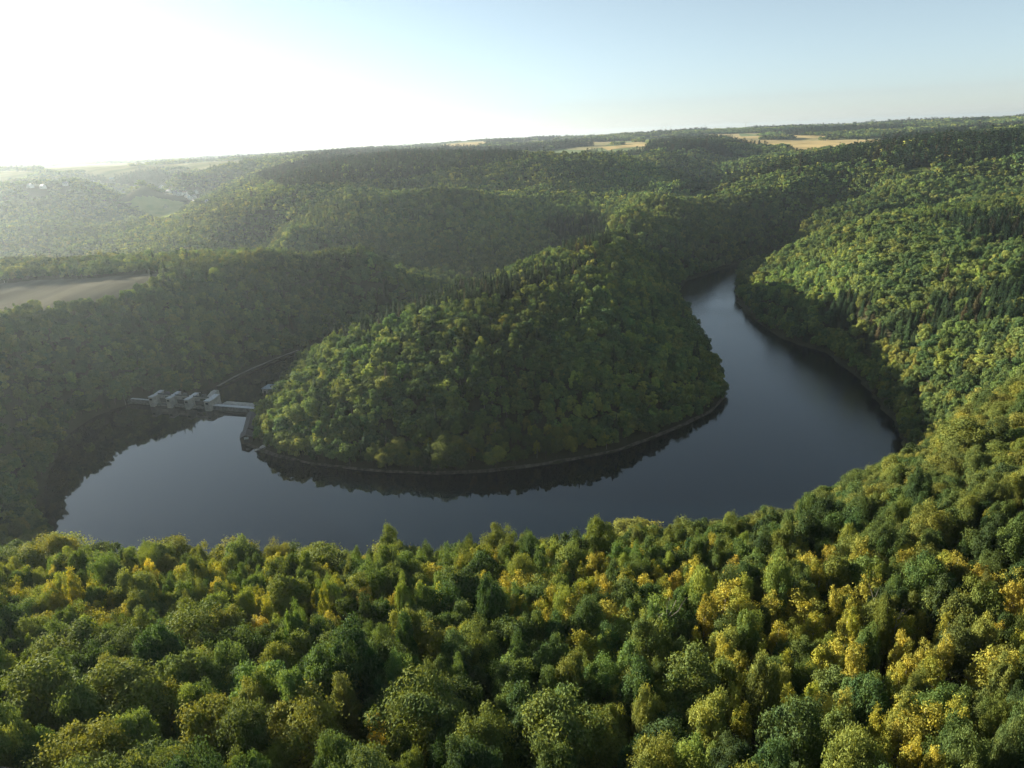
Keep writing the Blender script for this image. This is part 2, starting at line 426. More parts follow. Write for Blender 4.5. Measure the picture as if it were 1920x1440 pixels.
# far plateau
far((1300, 268, 2300), (1240, 275, 2100), (1400, 272, 2400), (1460, 284, 2000), (1330, 302, 2050), (1270, 318, 1950), (1400, 300, 1950), (1450, 268, 2600), (1600, 262, 2700), (1700, 256, 2500), (1900, 240, 2500),
    (1500, 260, 3200), (1700, 247, 3300), (1900, 234, 3400), (1300, 257, 3200), (1100, 278, 2700), (1180, 290, 2300), (1000, 280, 3000), (900, 283, 3000), (1000, 268, 3900), (1150, 262, 3900), (800, 279, 3900), (900, 268, 4600), (650, 285, 3600),
    (30, 335, 2500), (150, 332, 2500), (250, 330, 2500), (330, 318, 2700), (400, 312, 2900), (450, 305, 2800), (60, 318, 3400), (200, 315, 3400), (330, 305, 4000), (-200, 330, 3000),
    (0, 312, 5000), (150, 309, 4800), (300, 303, 5500), (420, 296, 5500), (560, 287, 6000), (700, 278, 6000), (860, 264, 6000), (960, 262, 5500), (1080, 256, 5000), (1240, 248, 4500), (1320, 245, 4500),
    (1450, 242, 4500), (1600, 234, 5200), (1750, 226, 5200), (1920, 218, 5200), (2100, 210, 5200), (-200, 318, 5000),
    (0, 309, 9000), (300, 300, 9000), (600, 285, 9500), (900, 268, 9500), (1200, 253, 9500), (1500, 240, 9500), (1900, 219, 9500))
for a in range(-80, 81, 16):
    cp.append((15000 * math.sin(math.radians(a)), 15000 * math.cos(math.radians(a)), 150.0))
for a in (110, 140, 170, 200, 230, 260):
    cp.append((2500 * math.sin(math.radians(a)), 2500 * math.cos(math.radians(a)), 150.0))
# shore points hold the interpolation down along the water
for poly, z in ((lake, 0.0), (down, DOWN_Z)):
    for i in range(len(poly)):
        cp.append((*poly[i], z))
CP = np.array(cp)
key = np.round(CP[:, :2] / 6).astype(int)
_, ui = np.unique(key, axis=0, return_index=True)
CP = CP[np.sort(ui)]
CEPS = 14.0
def phi(r2): return np.sqrt(r2 + CEPS ** 2)
r2 = ((CP[:, None, :2] - CP[None, :, :2]) ** 2).sum(-1)
n_cp = len(CP)
A = np.zeros((n_cp + 3, n_cp + 3))
A[:n_cp, :n_cp] = phi(r2) + np.eye(n_cp) * -6.0
A[:n_cp, n_cp] = 1; A[:n_cp, n_cp + 1:] = CP[:, :2] / 1000
A[n_cp:, :n_cp] = A[:n_cp, n_cp:].T
wts = np.linalg.solve(A, np.concatenate([CP[:, 2], np.zeros(3)]))
def hash2(ix, iy, s):
    h = (ix * 374761393 + iy * 668265263 + s * 974711) & 0xffffffff
    h = ((h ^ (h >> 13)) * 1274126177) & 0xffffffff
    return ((h ^ (h >> 16)) & 0xffff) / 65535.0
def vnoise(x, y, s=0):
    ix, iy = np.floor(x).astype(np.int64), np.floor(y).astype(np.int64)
    fx, fy = x - ix, y - iy
    fx, fy = fx * fx * (3 - 2 * fx), fy * fy * (3 - 2 * fy)
    return ((hash2(ix, iy, s) * (1 - fx) + hash2(ix + 1, iy, s) * fx) * (1 - fy) + (hash2(ix, iy + 1, s) * (1 - fx) + hash2(ix + 1, iy + 1, s) * fx) * fy) * 2 - 1
def sstep(a, b, x):
    t = np.clip((x - a) / (b - a), 0, 1)
    return t * t * (3 - 2 * t)
def height(P):
    P = np.asarray(P, float)
    out = np.empty(len(P))
    for i in range(0, len(P), 20000):
        q = P[i:i + 20000, :2]
        k = phi(((q[:, None, :] - CP[None, :, :2]) ** 2).sum(-1))
        out[i:i + 20000] = k @ wts[:n_cp] + wts[n_cp] + (q / 1000) @ wts[n_cp + 1:]
    x, y = P[:, 0], P[:, 1]
    d = np.hypot(x, y)
    amp = sstep(60, 500, d)
    out += amp * (3.0 * vnoise(x / 90, y / 90, 1) + 1.5 * vnoise(x / 37, y / 37, 2)) + sstep(1800, 4000, d) * 7 * vnoise(x / 420, y / 420, 3)
    for poly, z in ((lake, 0.0), (down, DOWN_Z)):
        box = (x > poly[:, 0].min() - 60) & (x < poly[:, 0].max() + 60) & (y > poly[:, 1].min() - 60) & (y < poly[:, 1].max() + 60)
        if not box.any(): continue
        idx = np.nonzero(box)[0]
        sd = seg_dist(P[idx, :2], poly)
        ins = inside(P[idx, :2], poly)
        h = out[idx]
        land = np.maximum(h, z + 1.2 + 0.10 * sd)
        land = (z + 0.9) + (land - z - 0.9) * sstep(0, 26, sd)
        out[idx] = np.where(ins, z - np.minimum(0.4 + sd * 0.35, 7), np.where(sd < 26, land, h))
    return out

def axis(lo, a, b, hi, step, grow):
    """fine steps between a and b, growing outside"""
    mid = list(np.arange(a, b + 1e-6, step))
    r, s = [b], step
    while r[-1] < hi: s *= grow; r.append(r[-1] + s)
    l_, s = [a], step
    while l_[-1] > lo: s *= grow; l_.append(l_[-1] - s)
    return np.array(l_[:0:-1] + mid + r[1:])
gx = axis(-16000, -620, 620, 16000, 6.0, 1.05)
gy = axis(-3000, -20, 1150, 20000, 6.0, 1.035)
GX, GY = np.meshgrid(gx, gy)
gp = np.stack([GX.ravel(), GY.ravel()], 1)
gz = height(gp)
HZ = gz.reshape(GX.shape)
def hgt(x, y):
    """height read off the ground sheet itself"""
    x = np.atleast_1d(np.asarray(x, float)); y = np.atleast_1d(np.asarray(y, float))
    i = np.clip(np.searchsorted(gx, x) - 1, 0, len(gx) - 2); j = np.clip(np.searchsorted(gy, y) - 1, 0, len(gy) - 2)
    fx = (x - gx[i]) / (gx[i + 1] - gx[i]); fy = (y - gy[j]) / (gy[j + 1] - gy[j])
    return (HZ[j, i] * (1 - fx) + HZ[j, i + 1] * fx) * (1 - fy) + (HZ[j + 1, i] * (1 - fx) + HZ[j + 1, i + 1] * fx) * fy
def hits(u, v, lift=0.0, dmin=30.0, dmax=12000.0):
    """where the sight line of a picture point meets the ground (raised by lift)"""
    d = ray(u, v); d = d / math.hypot(d[0], d[1])
    t = np.geomspace(dmin, dmax, 4000)
    p = c_p + t[:, None] * d
    below = np.nonzero(p[:, 2] < hgt(p[:, 0], p[:, 1]) + lift)[0]
    k = below[0] if len(below) else len(t) - 1
    return p[k]

nx, ny = len(gx), len(gy)
jj, ii = np.meshgrid(np.arange(ny - 1), np.arange(nx - 1), indexing='ij')
a0 = (jj * nx + ii).ravel()
quads = np.stack([a0, a0 + 1, a0 + 1 + nx, a0 + nx], 1)
me = np_mesh('terrain', np.column_stack([gp, gz]), quads, smooth=True)
dist = np.hypot(gp[:, 0], gp[:, 1])
slope_y, slope_x = np.gradient(HZ, gy, gx)
slope = np.hypot(slope_x, slope_y).ravel()
openness = sstep(2100, 2600, dist) * (1 - sstep(0.10, 0.16, slope))
at = me.attributes.new('open', 'FLOAT', 'POINT')
at.data.foreach_set('value', openness.astype(np.float32))
terrain = mesh_obj('terrain', me, M['ground'])
tag(terrain, 'wooded hills around the river bend rolling out to the horizon', kind='structure')

def sheet(name, poly, z, mat):
    mb = MB().poly([(x, y, z) for x, y in poly], [tuple(range(len(poly)))])
    o = mb.build(name, mat)
    bm = bmesh.new(); bm.from_mesh(o.data); bmesh.ops.triangulate(bm, faces=bm.faces[:]); 
    for f in bm.faces:
        if f.normal.z < 0: f.normal_flip()
    bm.to_mesh(o.data); bm.free()
    return o
def grow(poly, d):
    """outline pushed outwards by d"""
    n = len(poly); out = []
    area = 0.5 * sum(poly[i][0] * poly[(i + 1) % n][1] - poly[(i + 1) % n][0] * poly[i][1] for i in range(n))
    s = 1 if area > 0 else -1
    for i in range(n):
        t = poly[(i + 1) % n] - poly[i - 1]; t = t / np.linalg.norm(t)
        out.append(poly[i] + s * d * np.array([t[1], -t[0]]))
    return np.array(out)
o = sheet('lake_water', grow(lake, 1.5), 0.0, M['water']); tag(o, 'dark still reservoir water winding around the wooded peninsula', kind='structure')
o = sheet('river_water', grow(down, 1.5), DOWN_Z, M['water']); tag(o, 'narrow dark river running on below the dam', kind='structure')

# pale stony strip along the waterline
def shore_strip(name, poly, i0, i1, width, label, z=0.0):
    """ribbon following outline points i0..i1 of a water polygon, climbing onto the bank"""
    pts = np.array([poly[i % len(poly)] for i in range(i0, i1 + 1)])
    fine = []
    for a, b in zip(pts[:-1], pts[1:]):
        k = max(2, int(np.linalg.norm(b - a) / 4))
        fine += [a + (b - a) * t for t in np.arange(k) / k]
    fine = np.array(fine + [pts[-1]])
    for _ in range(3):
        fine[1:-1] = (fine[:-2] + 2 * fine[1:-1] + fine[2:]) / 4
    t = np.gradient(fine, axis=0); t /= np.linalg.norm(t, axis=1)[:, None]
    nrm = np.stack([t[:, 1], -t[:, 0]], 1)
    if not inside(fine[len(fine) // 2:len(fine) // 2 + 1] - nrm[len(fine) // 2] * 4, poly)[0]: nrm = -nrm
    wv = width * (0.35 + 1.1 * (vnoise(fine[:, 0] / 23, fine[:, 1] / 23, 9) * 0.5 + 0.5) + 0.35 * vnoise(fine[:, 0] / 7, fine[:, 1] / 7, 10))
    offs = [(-2.0, -0.9), (-0.3, 0.06), (0.25, 0.55), (0.6, 0.95), (1.0, 1.45), (1.7, 0.2)]
    rows = []
    for f, zz in offs:
        q = fine + nrm * (wv * f)[:, None] * (1 if f > 0 else 0.6)
        zc = z + zz + 0.25 * vnoise(q[:, 0] / 2.7, q[:, 1] / 2.7, 4) * (f > -1)
        if f == 1.7: zc = hgt(q[:, 0], q[:, 1]) - 0.5
        rows.append(np.column_stack([q, zc]))
    n = len(fine); k = len(rows)
    v = np.concatenate(rows)
    qd = [(r * n + i, r * n + i + 1, (r + 1) * n + i + 1, (r + 1) * n + i) for r in range(k - 1) for i in range(n - 1)]
    o = mesh_obj(name, np_mesh(name, v, qd, smooth=True), M['shore'])
    return tag(o, label, kind='structure')
n_out = 14 + 11 + 3
shore_strip('shore_bank', lake, n_out + 2, n_out + 22, 1.5, 'pale stony waterline strip around the foot of the peninsula')

def world_poly(uv, lift=0.0, dmin=30.0, dmax=12000.0):
    return np.array([hits(u, v, lift, dmin, dmax)[:2] for u, v in uv])
FIELDS = []
def drape(name, poly, step, mat, label, lift=0.35):
    x0, y0 = poly.min(0); x1, y1 = poly.max(0)
    xs, ys = np.arange(x0, x1 + step, step), np.arange(y0, y1 + step, step)
    X, Y = np.meshgrid(xs, ys)
    n = len(xs)
    z = hgt(X.ravel(), Y.ravel()) + lift
    v = np.column_stack([X.ravel(), Y.ravel(), z])
    jj, ii = np.meshgrid(np.arange(len(ys) - 1), np.arange(n - 1), indexing='ij')
    a = (jj * n + ii).ravel()
    cen = np.column_stack([X.ravel()[a] + step / 2, Y.ravel()[a] + step / 2])
    a = a[inside(cen, poly)]
    FIELDS.append(poly)
    if len(a) == 0: return
    q = np.stack([a, a + 1, a + 1 + n, a + n], 1)
    used, inv = np.unique(q.ravel(), return_inverse=True)
    o = mesh_obj(name, np_mesh(name, v[used], inv.reshape(-1, 4), smooth=True), mat)
    return tag(o, label, kind='structure')
stubble_poly = world_poly([(-260, 610), (0, 600), (60, 594), (130, 594), (160, 582), (225, 574), (255, 560), (300, 542), (312, 520), (300, 513), (240, 517), (150, 523), (60, 527), (0, 532), (-260, 545)])
drape('stubble_field', stubble_poly, 5.0, M['shaded_stubble'], 'pale stubble field on the spur above the dam')
meadow_poly = world_poly([(232, 378), (262, 371), (300, 372), (345, 380), (366, 388), (352, 397), (330, 406), (305, 412), (285, 406), (262, 395), (235, 392)])
drape('meadow', meadow_poly, 8.0, M['meadow'], 'sunlit green meadow below the village')
FIELDS.append(meadow_poly + (meadow_poly - meadow_poly.mean(0)) * 0.18 - np.array([18.0, 0.0]))
for uv, nm, mt, lb, st in (
        ([(1350, 264), (1480, 262), (1580, 263), (1665, 261), (1650, 270), (1580, 276), (1540, 284), (1470, 280), (1390, 274)], 'wheat_field', 'wheat', 'broad golden wheat field beyond the spruce ridge', 14),
        ([(1300, 257.5), (1420, 255), (1560, 256), (1580, 258), (1480, 259), (1340, 261)], 'wheat_field', 'wheat', 'thin golden strip of field behind the wheat field', 14),
        ([(-60, 322), (62, 322), (70, 330), (40, 342), (-60, 346)], 'wheat_field', 'stubble', 'pale field at the left edge beyond the village', 14),
        ([(75, 314), (190, 308), (300, 304), (300, 309), (200, 321), (140, 325), (85, 325)], 'wheat_field', 'stubble', 'pale straw field above the left village', 14),
        ([(155, 324), (250, 313), (390, 304), (455, 301), (450, 312), (340, 316), (260, 326), (215, 338), (160, 336)], 'wheat_field', 'stubble', 'long pale field sloping beyond the left village', 14),
        ([(815, 272), (910, 266), (915, 274), (850, 282)], 'wheat_field', 'wheat', 'small straw field below the far skyline', 16),
        ([(1120, 276), (1215, 269), (1218, 274), (1140, 282)], 'wheat_field', 'wheat', 'narrow straw field by the lone white farmhouse', 12),
        ([(730, 284), (800, 279), (800, 284), (740, 290)], 'wheat_field', 'wheat', 'pale strip of field just above the middle ridge', 16),
        ([(960, 268), (1060, 262), (1060, 267), (970, 274)], 'meadow', 'meadow', 'green pasture between dark woods on the far plateau', 16),
        ([(1200, 262), (1300, 257), (1300, 265), (1210, 269)], 'meadow', 'meadow', 'green pasture on the far plateau below the turbines', 14)):
    drape(nm, world_poly(uv, 0, 1400), st, M[mt], lb, 0.6)
# clearing on the spruce ridge
clearing_poly = world_poly([(1690, 325), (1700, 312), (1740, 308), (1752, 318), (1745, 330), (1710, 334)], 5)
drape('clearing', clearing_poly, 6.0, M['shaded_grass'], 'small grassy clearing below the spruce ridge')

def track_ribbon(name, uv, width, z_off, label, mat='track', fixed_z=None):
    P = np.array([(unz(u, v, fixed_z)[:2] if fixed_z is not None else hits(u, v)[:2]) for u, v in uv])
    s = np.concatenate([[0], np.cumsum(np.linalg.norm(np.diff(P, axis=0), axis=1))])
    q = np.linspace(0, s[-1], int(s[-1] / 5) + 2)
    P = np.column_stack([np.interp(q, s, P[:, 0]), np.interp(q, s, P[:, 1])])
    t = np.gradient(P, axis=0); t /= np.linalg.norm(t, axis=1)[:, None]
    nr = np.stack([-t[:, 1], t[:, 0]], 1)
    rows = []
    for f in (-0.5, 0.5):
        e = P + nr * width * f
        z = np.full(len(e), fixed_z) if fixed_z is not None else hgt(e[:, 0], e[:, 1]) + z_off
        rows.append(np.column_stack([e, z]))
    n = len(P)
    o = mesh_obj(name, np_mesh(name, np.concatenate(rows), [(i, i + 1, n + i + 1, n + i) for i in range(n - 1)]), M[mat])
    return tag(o, label, kind='structure')
track_ribbon('path', [(408, 724), (440, 706), (472, 691), (520, 671), (560, 656)], 3.2, 0, 'pale path along the far bank below the dam', fixed_z=DOWN_Z + 2.2)

# ------------------------------------------------------------------ trees: prototypes
def unit(v): return v / np.maximum(np.linalg.norm(v, axis=-1, keepdims=True), 1e-9)
def leaf_cards(pos, nrm, size, r, narrow=0.62):
    """one diamond of two triangles for each leaf spray"""
    n = len(pos)
    ref = unit(r.normal(size=(n, 3)))
    a = unit(np.cross(nrm, ref)); b = np.cross(nrm, a)
    s = size[:, None]
    fold = nrm * s * 0.22
    v = np.stack([pos + a * s, pos + b * s * narrow - fold, pos - a * s, pos - b * s * narrow - fold], 1).reshape(-1, 3)
    return v, np.arange(4 * n).reshape(-1, 4)
def set_leafv(me, vals):
    at = me.attributes.new('leafv', 'FLOAT', 'FACE')
    at.data.foreach_set('value', vals.astype(np.float32))
def broad_crown(seed, R, base, top, lobes, per, leaf, fuzz=0.16, flat=1.0, gap=0.0):
    """lobed crown: clumps on and in an uneven ellipsoid, each clump a shell of leaf sprays"""
    r = np.random.default_rng(seed)
    hc = (top - base) / 2
    cz = base + hc * 0.85
    d = unit(r.normal(size=(lobes * 3, 3)))
    d = d[d[:, 2] > -0.55][:lobes]
    lobes = len(d)
    az = np.arctan2(d[:, 1], d[:, 0])
    ph = r.uniform(0, 6.28, 4)
    wob = 1 + 0.16 * np.sin(2 * az + ph[0]) + 0.12 * np.sin(3 * az + ph[1] + 2 * d[:, 2]) + r.normal(0, 0.15, lobes)
    rad = r.uniform(0.62, 0.86, lobes) * wob
    inner = r.random(lobes) < 0.15
    rad[inner] *= 0.55
    c = np.column_stack([d[:, 0] * R * rad, d[:, 1] * R * rad, cz + d[:, 2] * hc * rad * flat])
    lr = R * r.uniform(0.16, 0.40, lobes)
    pos, nr, lv = [], [], []
    for k in range(lobes):
        m_ = int(per * r.uniform(0.6, 1.4) * (0.6 if inner[k] else 1))
        q = unit(r.normal(size=(m_, 3)) + d[k] * 0.75 + np.array([0, 0, 0.35]))
        rr = lr[k] * (1 + r.normal(0, fuzz, m_)) * np.where(r.random(m_) < 0.12, r.uniform(0.4, 1.25, m_), 1.0)
        pos.append(c[k] + q * rr[:, None] * np.array([1, 1, 0.82]))
        nr.append(unit(q + 0.6 * r.normal(size=(m_, 3))))
        lv.append(np.clip(0.5 + r.normal(0, 0.12, m_) + r.normal(0, 0.22), 0, 1))
    pos, nr, lv = np.concatenate(pos), np.concatenate(nr), np.concatenate(lv)
    v, q = leaf_cards(pos, nr, leaf * r.uniform(0.6, 1.35, len(pos)), r)
    return v, q, lv, c
def limb_mesh(seed, h_fork, top, R, r0, centres, n_limbs, sides=5):
    r = np.random.default_rng(seed + 99)
    mb = MB()
    lean = r.normal(0, 0.25, 2)
    mb.tube([(0, 0, -1.5), (lean[0] * .3, lean[1] * .3, h_fork * .5), (lean[0], lean[1], h_fork), (lean[0] * 1.5, lean[1] * 1.5, top * 0.85)], [r0 * 1.25, r0, r0 * 0.8, r0 * 0.12], sides)
    for k in r.permutation(len(centres))[:n_limbs]:
        e = centres[k]
        st = np.array([lean[0], lean[1], h_fork * r.uniform(0.75, 1.25)])
        mid = st * 0.5 + e * 0.5 + np.array([0, 0, 0.35])
        mb.tube([st, mid, e], [r0 * 0.42, r0 * 0.26, r0 * 0.07], 4)
    return mb
PROTO = {}           # kind -> list of (crown mesh, trunk mesh)
def add_proto(kind, v, q, lv, mb, leafm, barkm):
    me = np_mesh(kind + '_crown', v, q); set_leafv(me, lv); me.materials.append(M[leafm])
    PROTO.setdefault(kind, []).append((me, mb.mesh(kind + '_trunk', M[barkm])))
for s in range(9):
    R = 5.0; base = 2.4 + 0.12 * s; top = 14.0
    v, q, lv, c = broad_crown(100 + s, R, base, top, 66 + 8 * (s % 4), 280, 0.18 + 0.015 * (s % 3), fuzz=0.22)
    add_proto('broadleaf', v, q, lv, limb_mesh(s, 4.0, top, R, 0.30, c, 9), 'leaf', 'bark')
for s in range(5):
    R = 2.9; base = 3.5; top = 14.0
    v, q, lv, c = broad_crown(300 + s, R, base, top, 66, 110, 0.17, fuzz=0.30)
    add_proto('birch', v, q, lv, limb_mesh(40 + s, 5.5, top, R, 0.16, c, 9), 'leaf', 'birch_bark')
def spruce_crown(seed, R, top, tiers, per, leaf, base=1.8):
    r = np.random.default_rng(seed)
    pos, nr, lv = [], [], []
    for k in range(tiers):
        t = k / (tiers - 1)
        z = base + (top - base) * t ** 0.95
        rr = R * (1 - t ** 1.25) * r.uniform(0.82, 1.12) + 0.12
        nb = max(4, int(10 * (1 - t) + 4))
        for a in r.uniform(0, 6.28) + np.arange(nb) * 6.283 / nb + r.normal(0, 0.15, nb):
            L = rr * r.uniform(0.7, 1.12)
            m_ = max(2, int(per * L / R))
            f = r.uniform(0.15, 1.0, m_)
            dx, dy = math.cos(a), math.sin(a)
            wd = r.normal(0, 0.16, m_) * L * (1.1 - f)
            pos.append(np.column_stack([dx * f * L - dy * wd, dy * f * L + dx * wd, z - 0.30 * L * f ** 1.5 + r.normal(0, 0.08, m_) + 0.1]))
            nr.append(unit(np.column_stack([dx * 0.5 + r.normal(0, 0.35, m_), dy * 0.5 + r.normal(0, 0.35, m_), np.full(m_, 0.8)])))
            lv.append(np.clip(0.25 + 0.5 * f + r.normal(0, 0.15, m_), 0, 1))
    pos, nr, lv = np.concatenate(pos), np.concatenate(nr), np.concatenate(lv)
    v, q = leaf_cards(pos, nr, leaf * r.uniform(0.7, 1.3, len(pos)), r, 0.45)
    return v, q, lv
for s in range(4):
    v, q, lv = spruce_crown(500 + s, 3.3, 18.0, 24, 15, 0.40)
    mb = MB().tube([(0, 0, -1.5), (0, 0, 6), (0.1, 0, 17.6)], [0.26, 0.2, 0.03], 5)
    add_proto('spruce', v, q, lv, mb, 'needle', 'bark')
# lighter versions for the distant woods (leaf sprays in larger cards)
def stand_in(kind, v, q, lv, mb, leafm, barkm):
    n0 = len(v)
    tv = np.array(mb.v); me = bpy.data.meshes.new(kind)
    quads_ = list(map(tuple, q)); faces = quads_ + [tuple(n0 + i for i in f) for f in mb.f]
    me.from_pydata(np.concatenate([v, tv]).tolist(), [], faces)
    set_leafv(me, np.concatenate([lv, np.full(len(mb.f), 0.5)]))
    me.materials.append(M[leafm]); me.materials.append(M[barkm])
    mi = np.zeros(len(faces), np.int32); mi[len(q):] = 1
    me.polygons.foreach_set('material_index', mi)
    me.update()
    return bpy.data.objects.new(kind, me)          # never linked: only instanced by the woods
def pole(top, r0): return MB().tube([(0, 0, -2), (0, 0, top * 0.7)], [r0, r0 * 0.5], 4)
INST = {'broadleaf_near': [], 'birch_near': [], 'spruce_near': []}
for k in ('broadleaf', 'birch', 'spruce'):
    for s, (cm, tm) in enumerate(PROTO[k]):
        v = np.empty(len(cm.vertices) * 3, np.float32); cm.vertices.foreach_get('co', v); v = v.reshape(-1, 3)
        q = np.arange(len(v)).reshape(-1, 4)
        lv = np.empty(len(q), np.float32); cm.attributes['leafv'].data.foreach_get('value', lv)
        mb = MB(); tv = [tuple(p.co) for p in tm.vertices]; mb.v = tv; mb.f = [tuple(p.vertices) for p in tm.polygons]
        INST[k + '_near'].append(stand_in(k + '_tree_shape', v, q, lv, mb, 'needle' if k == 'spruce' else 'leaf', 'birch_bark' if k == 'birch' else 'bark'))
INST['broadleaf_mid'] = []
for s in range(7):
    v, q, lv, c = broad_crown(700 + s, 5.0, 2.6, 14.0, 46, 80, 0.40, fuzz=0.14)
    INST['broadleaf_mid'].append(stand_in('broadleaf_shape', v, q, lv, pole(12, 0.3), 'leaf', 'bark'))
INST['birch_mid'] = []
for s in range(3):
    v, q, lv, c = broad_crown(800 + s, 2.9, 3.0, 14.0, 40, 50, 0.30, fuzz=0.24)
    INST['birch_mid'].append(stand_in('birch_shape', v, q, lv, pole(13, 0.2), 'leaf', 'birch_bark'))
INST['spruce_mid'] = []
for s in range(4):
    v, q, lv = spruce_crown(900 + s, 3.3, 18.0, 20, 12, 0.55)
    INST['spruce_mid'].append(stand_in('spruce_shape', v, q, lv, pole(16, 0.25), 'needle', 'bark'))
INST['broadleaf_far'] = []
for s in range(4):
    v, q, lv, c = broad_crown(950 + s, 5.0, 1.5, 14.0, 16, 15, 1.5, fuzz=0.1)
    INST['broadleaf_far'].append(stand_in('broadleaf_shape', v, q, lv, pole(12, 0.3), 'leaf', 'bark'))
INST['spruce_far'] = []
for s in range(3):
    v, q, lv = spruce_crown(980 + s, 3.2, 18.0, 7, 3, 1.6)
    INST['spruce_far'].append(stand_in('spruce_shape', v, q, lv, pole(16, 0.25), 'needle', 'bark'))

# ------------------------------------------------------------------ trees: where they stand
KEEP_OUT = []          # (x, y, radius) round buildings
A_DAM, B_DAM = np.array([-322.0, 544.0]), np.array([-211.0, 511.0])
for t in np.linspace(0, 1, 12):
    p = A_DAM + (B_DAM - A_DAM) * t
    KEEP_OUT += [(p[0], p[1], 9), (p[0] + 4, p[1] + 13, 9)]
BOAT_A, BOAT_B = np.array([-206.0, 503.0]), np.array([-192.0, 449.0])
for t in np.linspace(-0.05, 1.1, 9):
    p = BOAT_A + (BOAT_B - BOAT_A) * t
    KEEP_OUT.append((p[0], p[1], 8))
RAMP = unz(484, 838, 1.0); KEEP_OUT.append((RAMP[0], RAMP[1], 6))
POWER = unz(505, 708, 6.0); KEEP_OUT += [(POWER[0], POWER[1], 13), (POWER[0] - 3, POWER[1] - 14, 9)]
house_uv = [(297, 355), (302, 351), (314, 360), (324, 363), (331, 365), (349, 368), (355, 372), (362, 370), (367, 361), (379, 375), (387, 380), (363, 380), (343, 363),
            (229, 364), (235, 362), (118, 346), (54, 350), (17, 345), (172, 342), (206, 337), (78, 351), (1226, 269)]
HOUSE_P = []
for u, v in house_uv:
    p = hits(u, v, 3.0, 1300)
    HOUSE_P.append((p[0], p[1], float(hgt(p[0], p[1])[0])))
    away = p[:2] / np.linalg.norm(p[:2])
    for k in range(6):                                   # open sight line towards the valley
        KEEP_OUT.append((p[0] - away[0] * k * 16, p[1] - away[1] * k * 16, 19))
KO = np.array(KEEP_OUT)

def polys_uv(*ps): return [np.array(p, float) for p in ps]
SPRUCE_UV = polys_uv(
    [(640, 628), (700, 596), (800, 560), (900, 528), (1010, 508), (1090, 490), (1120, 482), (1110, 500), (1010, 540), (900, 562), (800, 580), (720, 606), (650, 640)],
    [(1270, 352), (1400, 322), (1500, 298), (1600, 280), (1750, 258), (1930, 240), (2100, 235), (2100, 270), (1920, 285), (1850, 300), (1690, 310), (1640, 300), (1550, 308), (1450, 322), (1380, 345), (1300, 362)],
    [(480, 330), (560, 305), (640, 280), (900, 280), (1000, 296), (900, 310), (760, 330), (640, 345), (540, 352)],
    [(1540, 580), (1600, 540), (1640, 560), (1640, 610), (1560, 612)],
    [(1620, 635), (1700, 590), (1800, 545), (1930, 520), (1930, 590), (1820, 610), (1720, 640), (1650, 655)],
    [(1760, 400), (1940, 396), (1940, 450), (1820, 455)],
    [(1020, 410), (1130, 400), (1150, 460), (1090, 478), (1030, 462)])
BIRCH_SUNLIT_UV = polys_uv(
    [(430, 1090), (700, 1075), (1000, 1065), (1300, 1050), (1600, 1040), (1930, 1080), (1930, 1300), (1700, 1440), (1400, 1440), (1330, 1250), (1250, 1180), (1000, 1190), (800, 1160), (600, 1200), (430, 1200)],
    [(0, 1080), (430, 1090), (430, 1160), (250, 1190), (0, 1210)],
    [(1415, 540), (1430, 505), (1500, 500), (1505, 530), (1450, 548)],  # sunlit yellow patch, its light painted by the birches' paler tint
    [(1690, 400), (1700, 385), (1860, 382), (1870, 398), (1760, 408)],  # hilltop in yellow-green sun, likewise painted by birch colour
    [(560, 700), (760, 690), (1000, 720), (1050, 830), (800, 860), (600, 820)])
BIRCH_SUNLIT_P = (0.36, 0.28, 0.75, 0.7, 0.16)

def scatter(dmin, dmax, s, umargin=120, seed=0):
    r = np.random.default_rng(1000 + seed)
    half = math.radians(50 if dmax < 400 else 44)
    xm = dmax * math.sin(half)
    xs = np.arange(-xm, xm, s); ys = np.arange(max(-30, dmin * math.cos(half) - s), dmax, s * 0.87)
    X, Y = np.meshgrid(xs, ys)
    X[1::2] += s * 0.5
    X = X.ravel() + r.uniform(-0.36, 0.36, X.size) * s; Y = Y.ravel() + r.uniform(-0.36, 0.36, Y.size) * s
    d = np.hypot(X, Y)
    k = (d >= dmin) & (d < dmax)
    X, Y = X[k], Y[k]
    Z = hgt(X, Y)
    u, v, dep = project(np.column_stack([X, Y, Z + 9]))
    k = (u > -umargin) & (u < 1920 + umargin) & (v < 1720) & (dep > 20)
    X, Y, Z, u, v, dep = X[k], Y[k], Z[k], u[k], v[k], dep[k]
    P = np.column_stack([X, Y])
    ok = np.ones(len(P), bool)
    for poly in (lake, down):
        near = (X > poly[:, 0].min() - 9) & (X < poly[:, 0].max() + 9) & (Y > poly[:, 1].min() - 9) & (Y < poly[:, 1].max() + 9)
        idx = np.nonzero(near)[0]
        if len(idx):
            ok[idx] &= ~(inside(P[idx], poly) | (seg_dist(P[idx], poly) < np.where((X[idx] < 215) & (Y[idx] < 520) & (Y[idx] > 385) & (X[idx] > -210), r.uniform(0.6, 3.8, len(idx)), r.uniform(0.5, 3.0, len(idx)))))
    for poly in FIELDS:
        ok &= ~inside(P, poly)
    for x, y, rr in KO:
        ok &= (X - x) ** 2 + (Y - y) ** 2 > rr * rr
    return X[ok], Y[ok], Z[ok], u[ok], v[ok], dep[ok]
def hidden(X, Y, Z, top, slack):
    """trees whose tops stay well below the skyline of the ground in front"""
    worst = np.full(len(X), -1e9)
    for f in np.linspace(0.06, 0.97, 60):
        x, y = X * f, Y * f
        zl = CAM_Z + (Z + top - CAM_Z) * f
        worst = np.maximum(worst, (hgt(x, y) - zl))
    return worst > slack

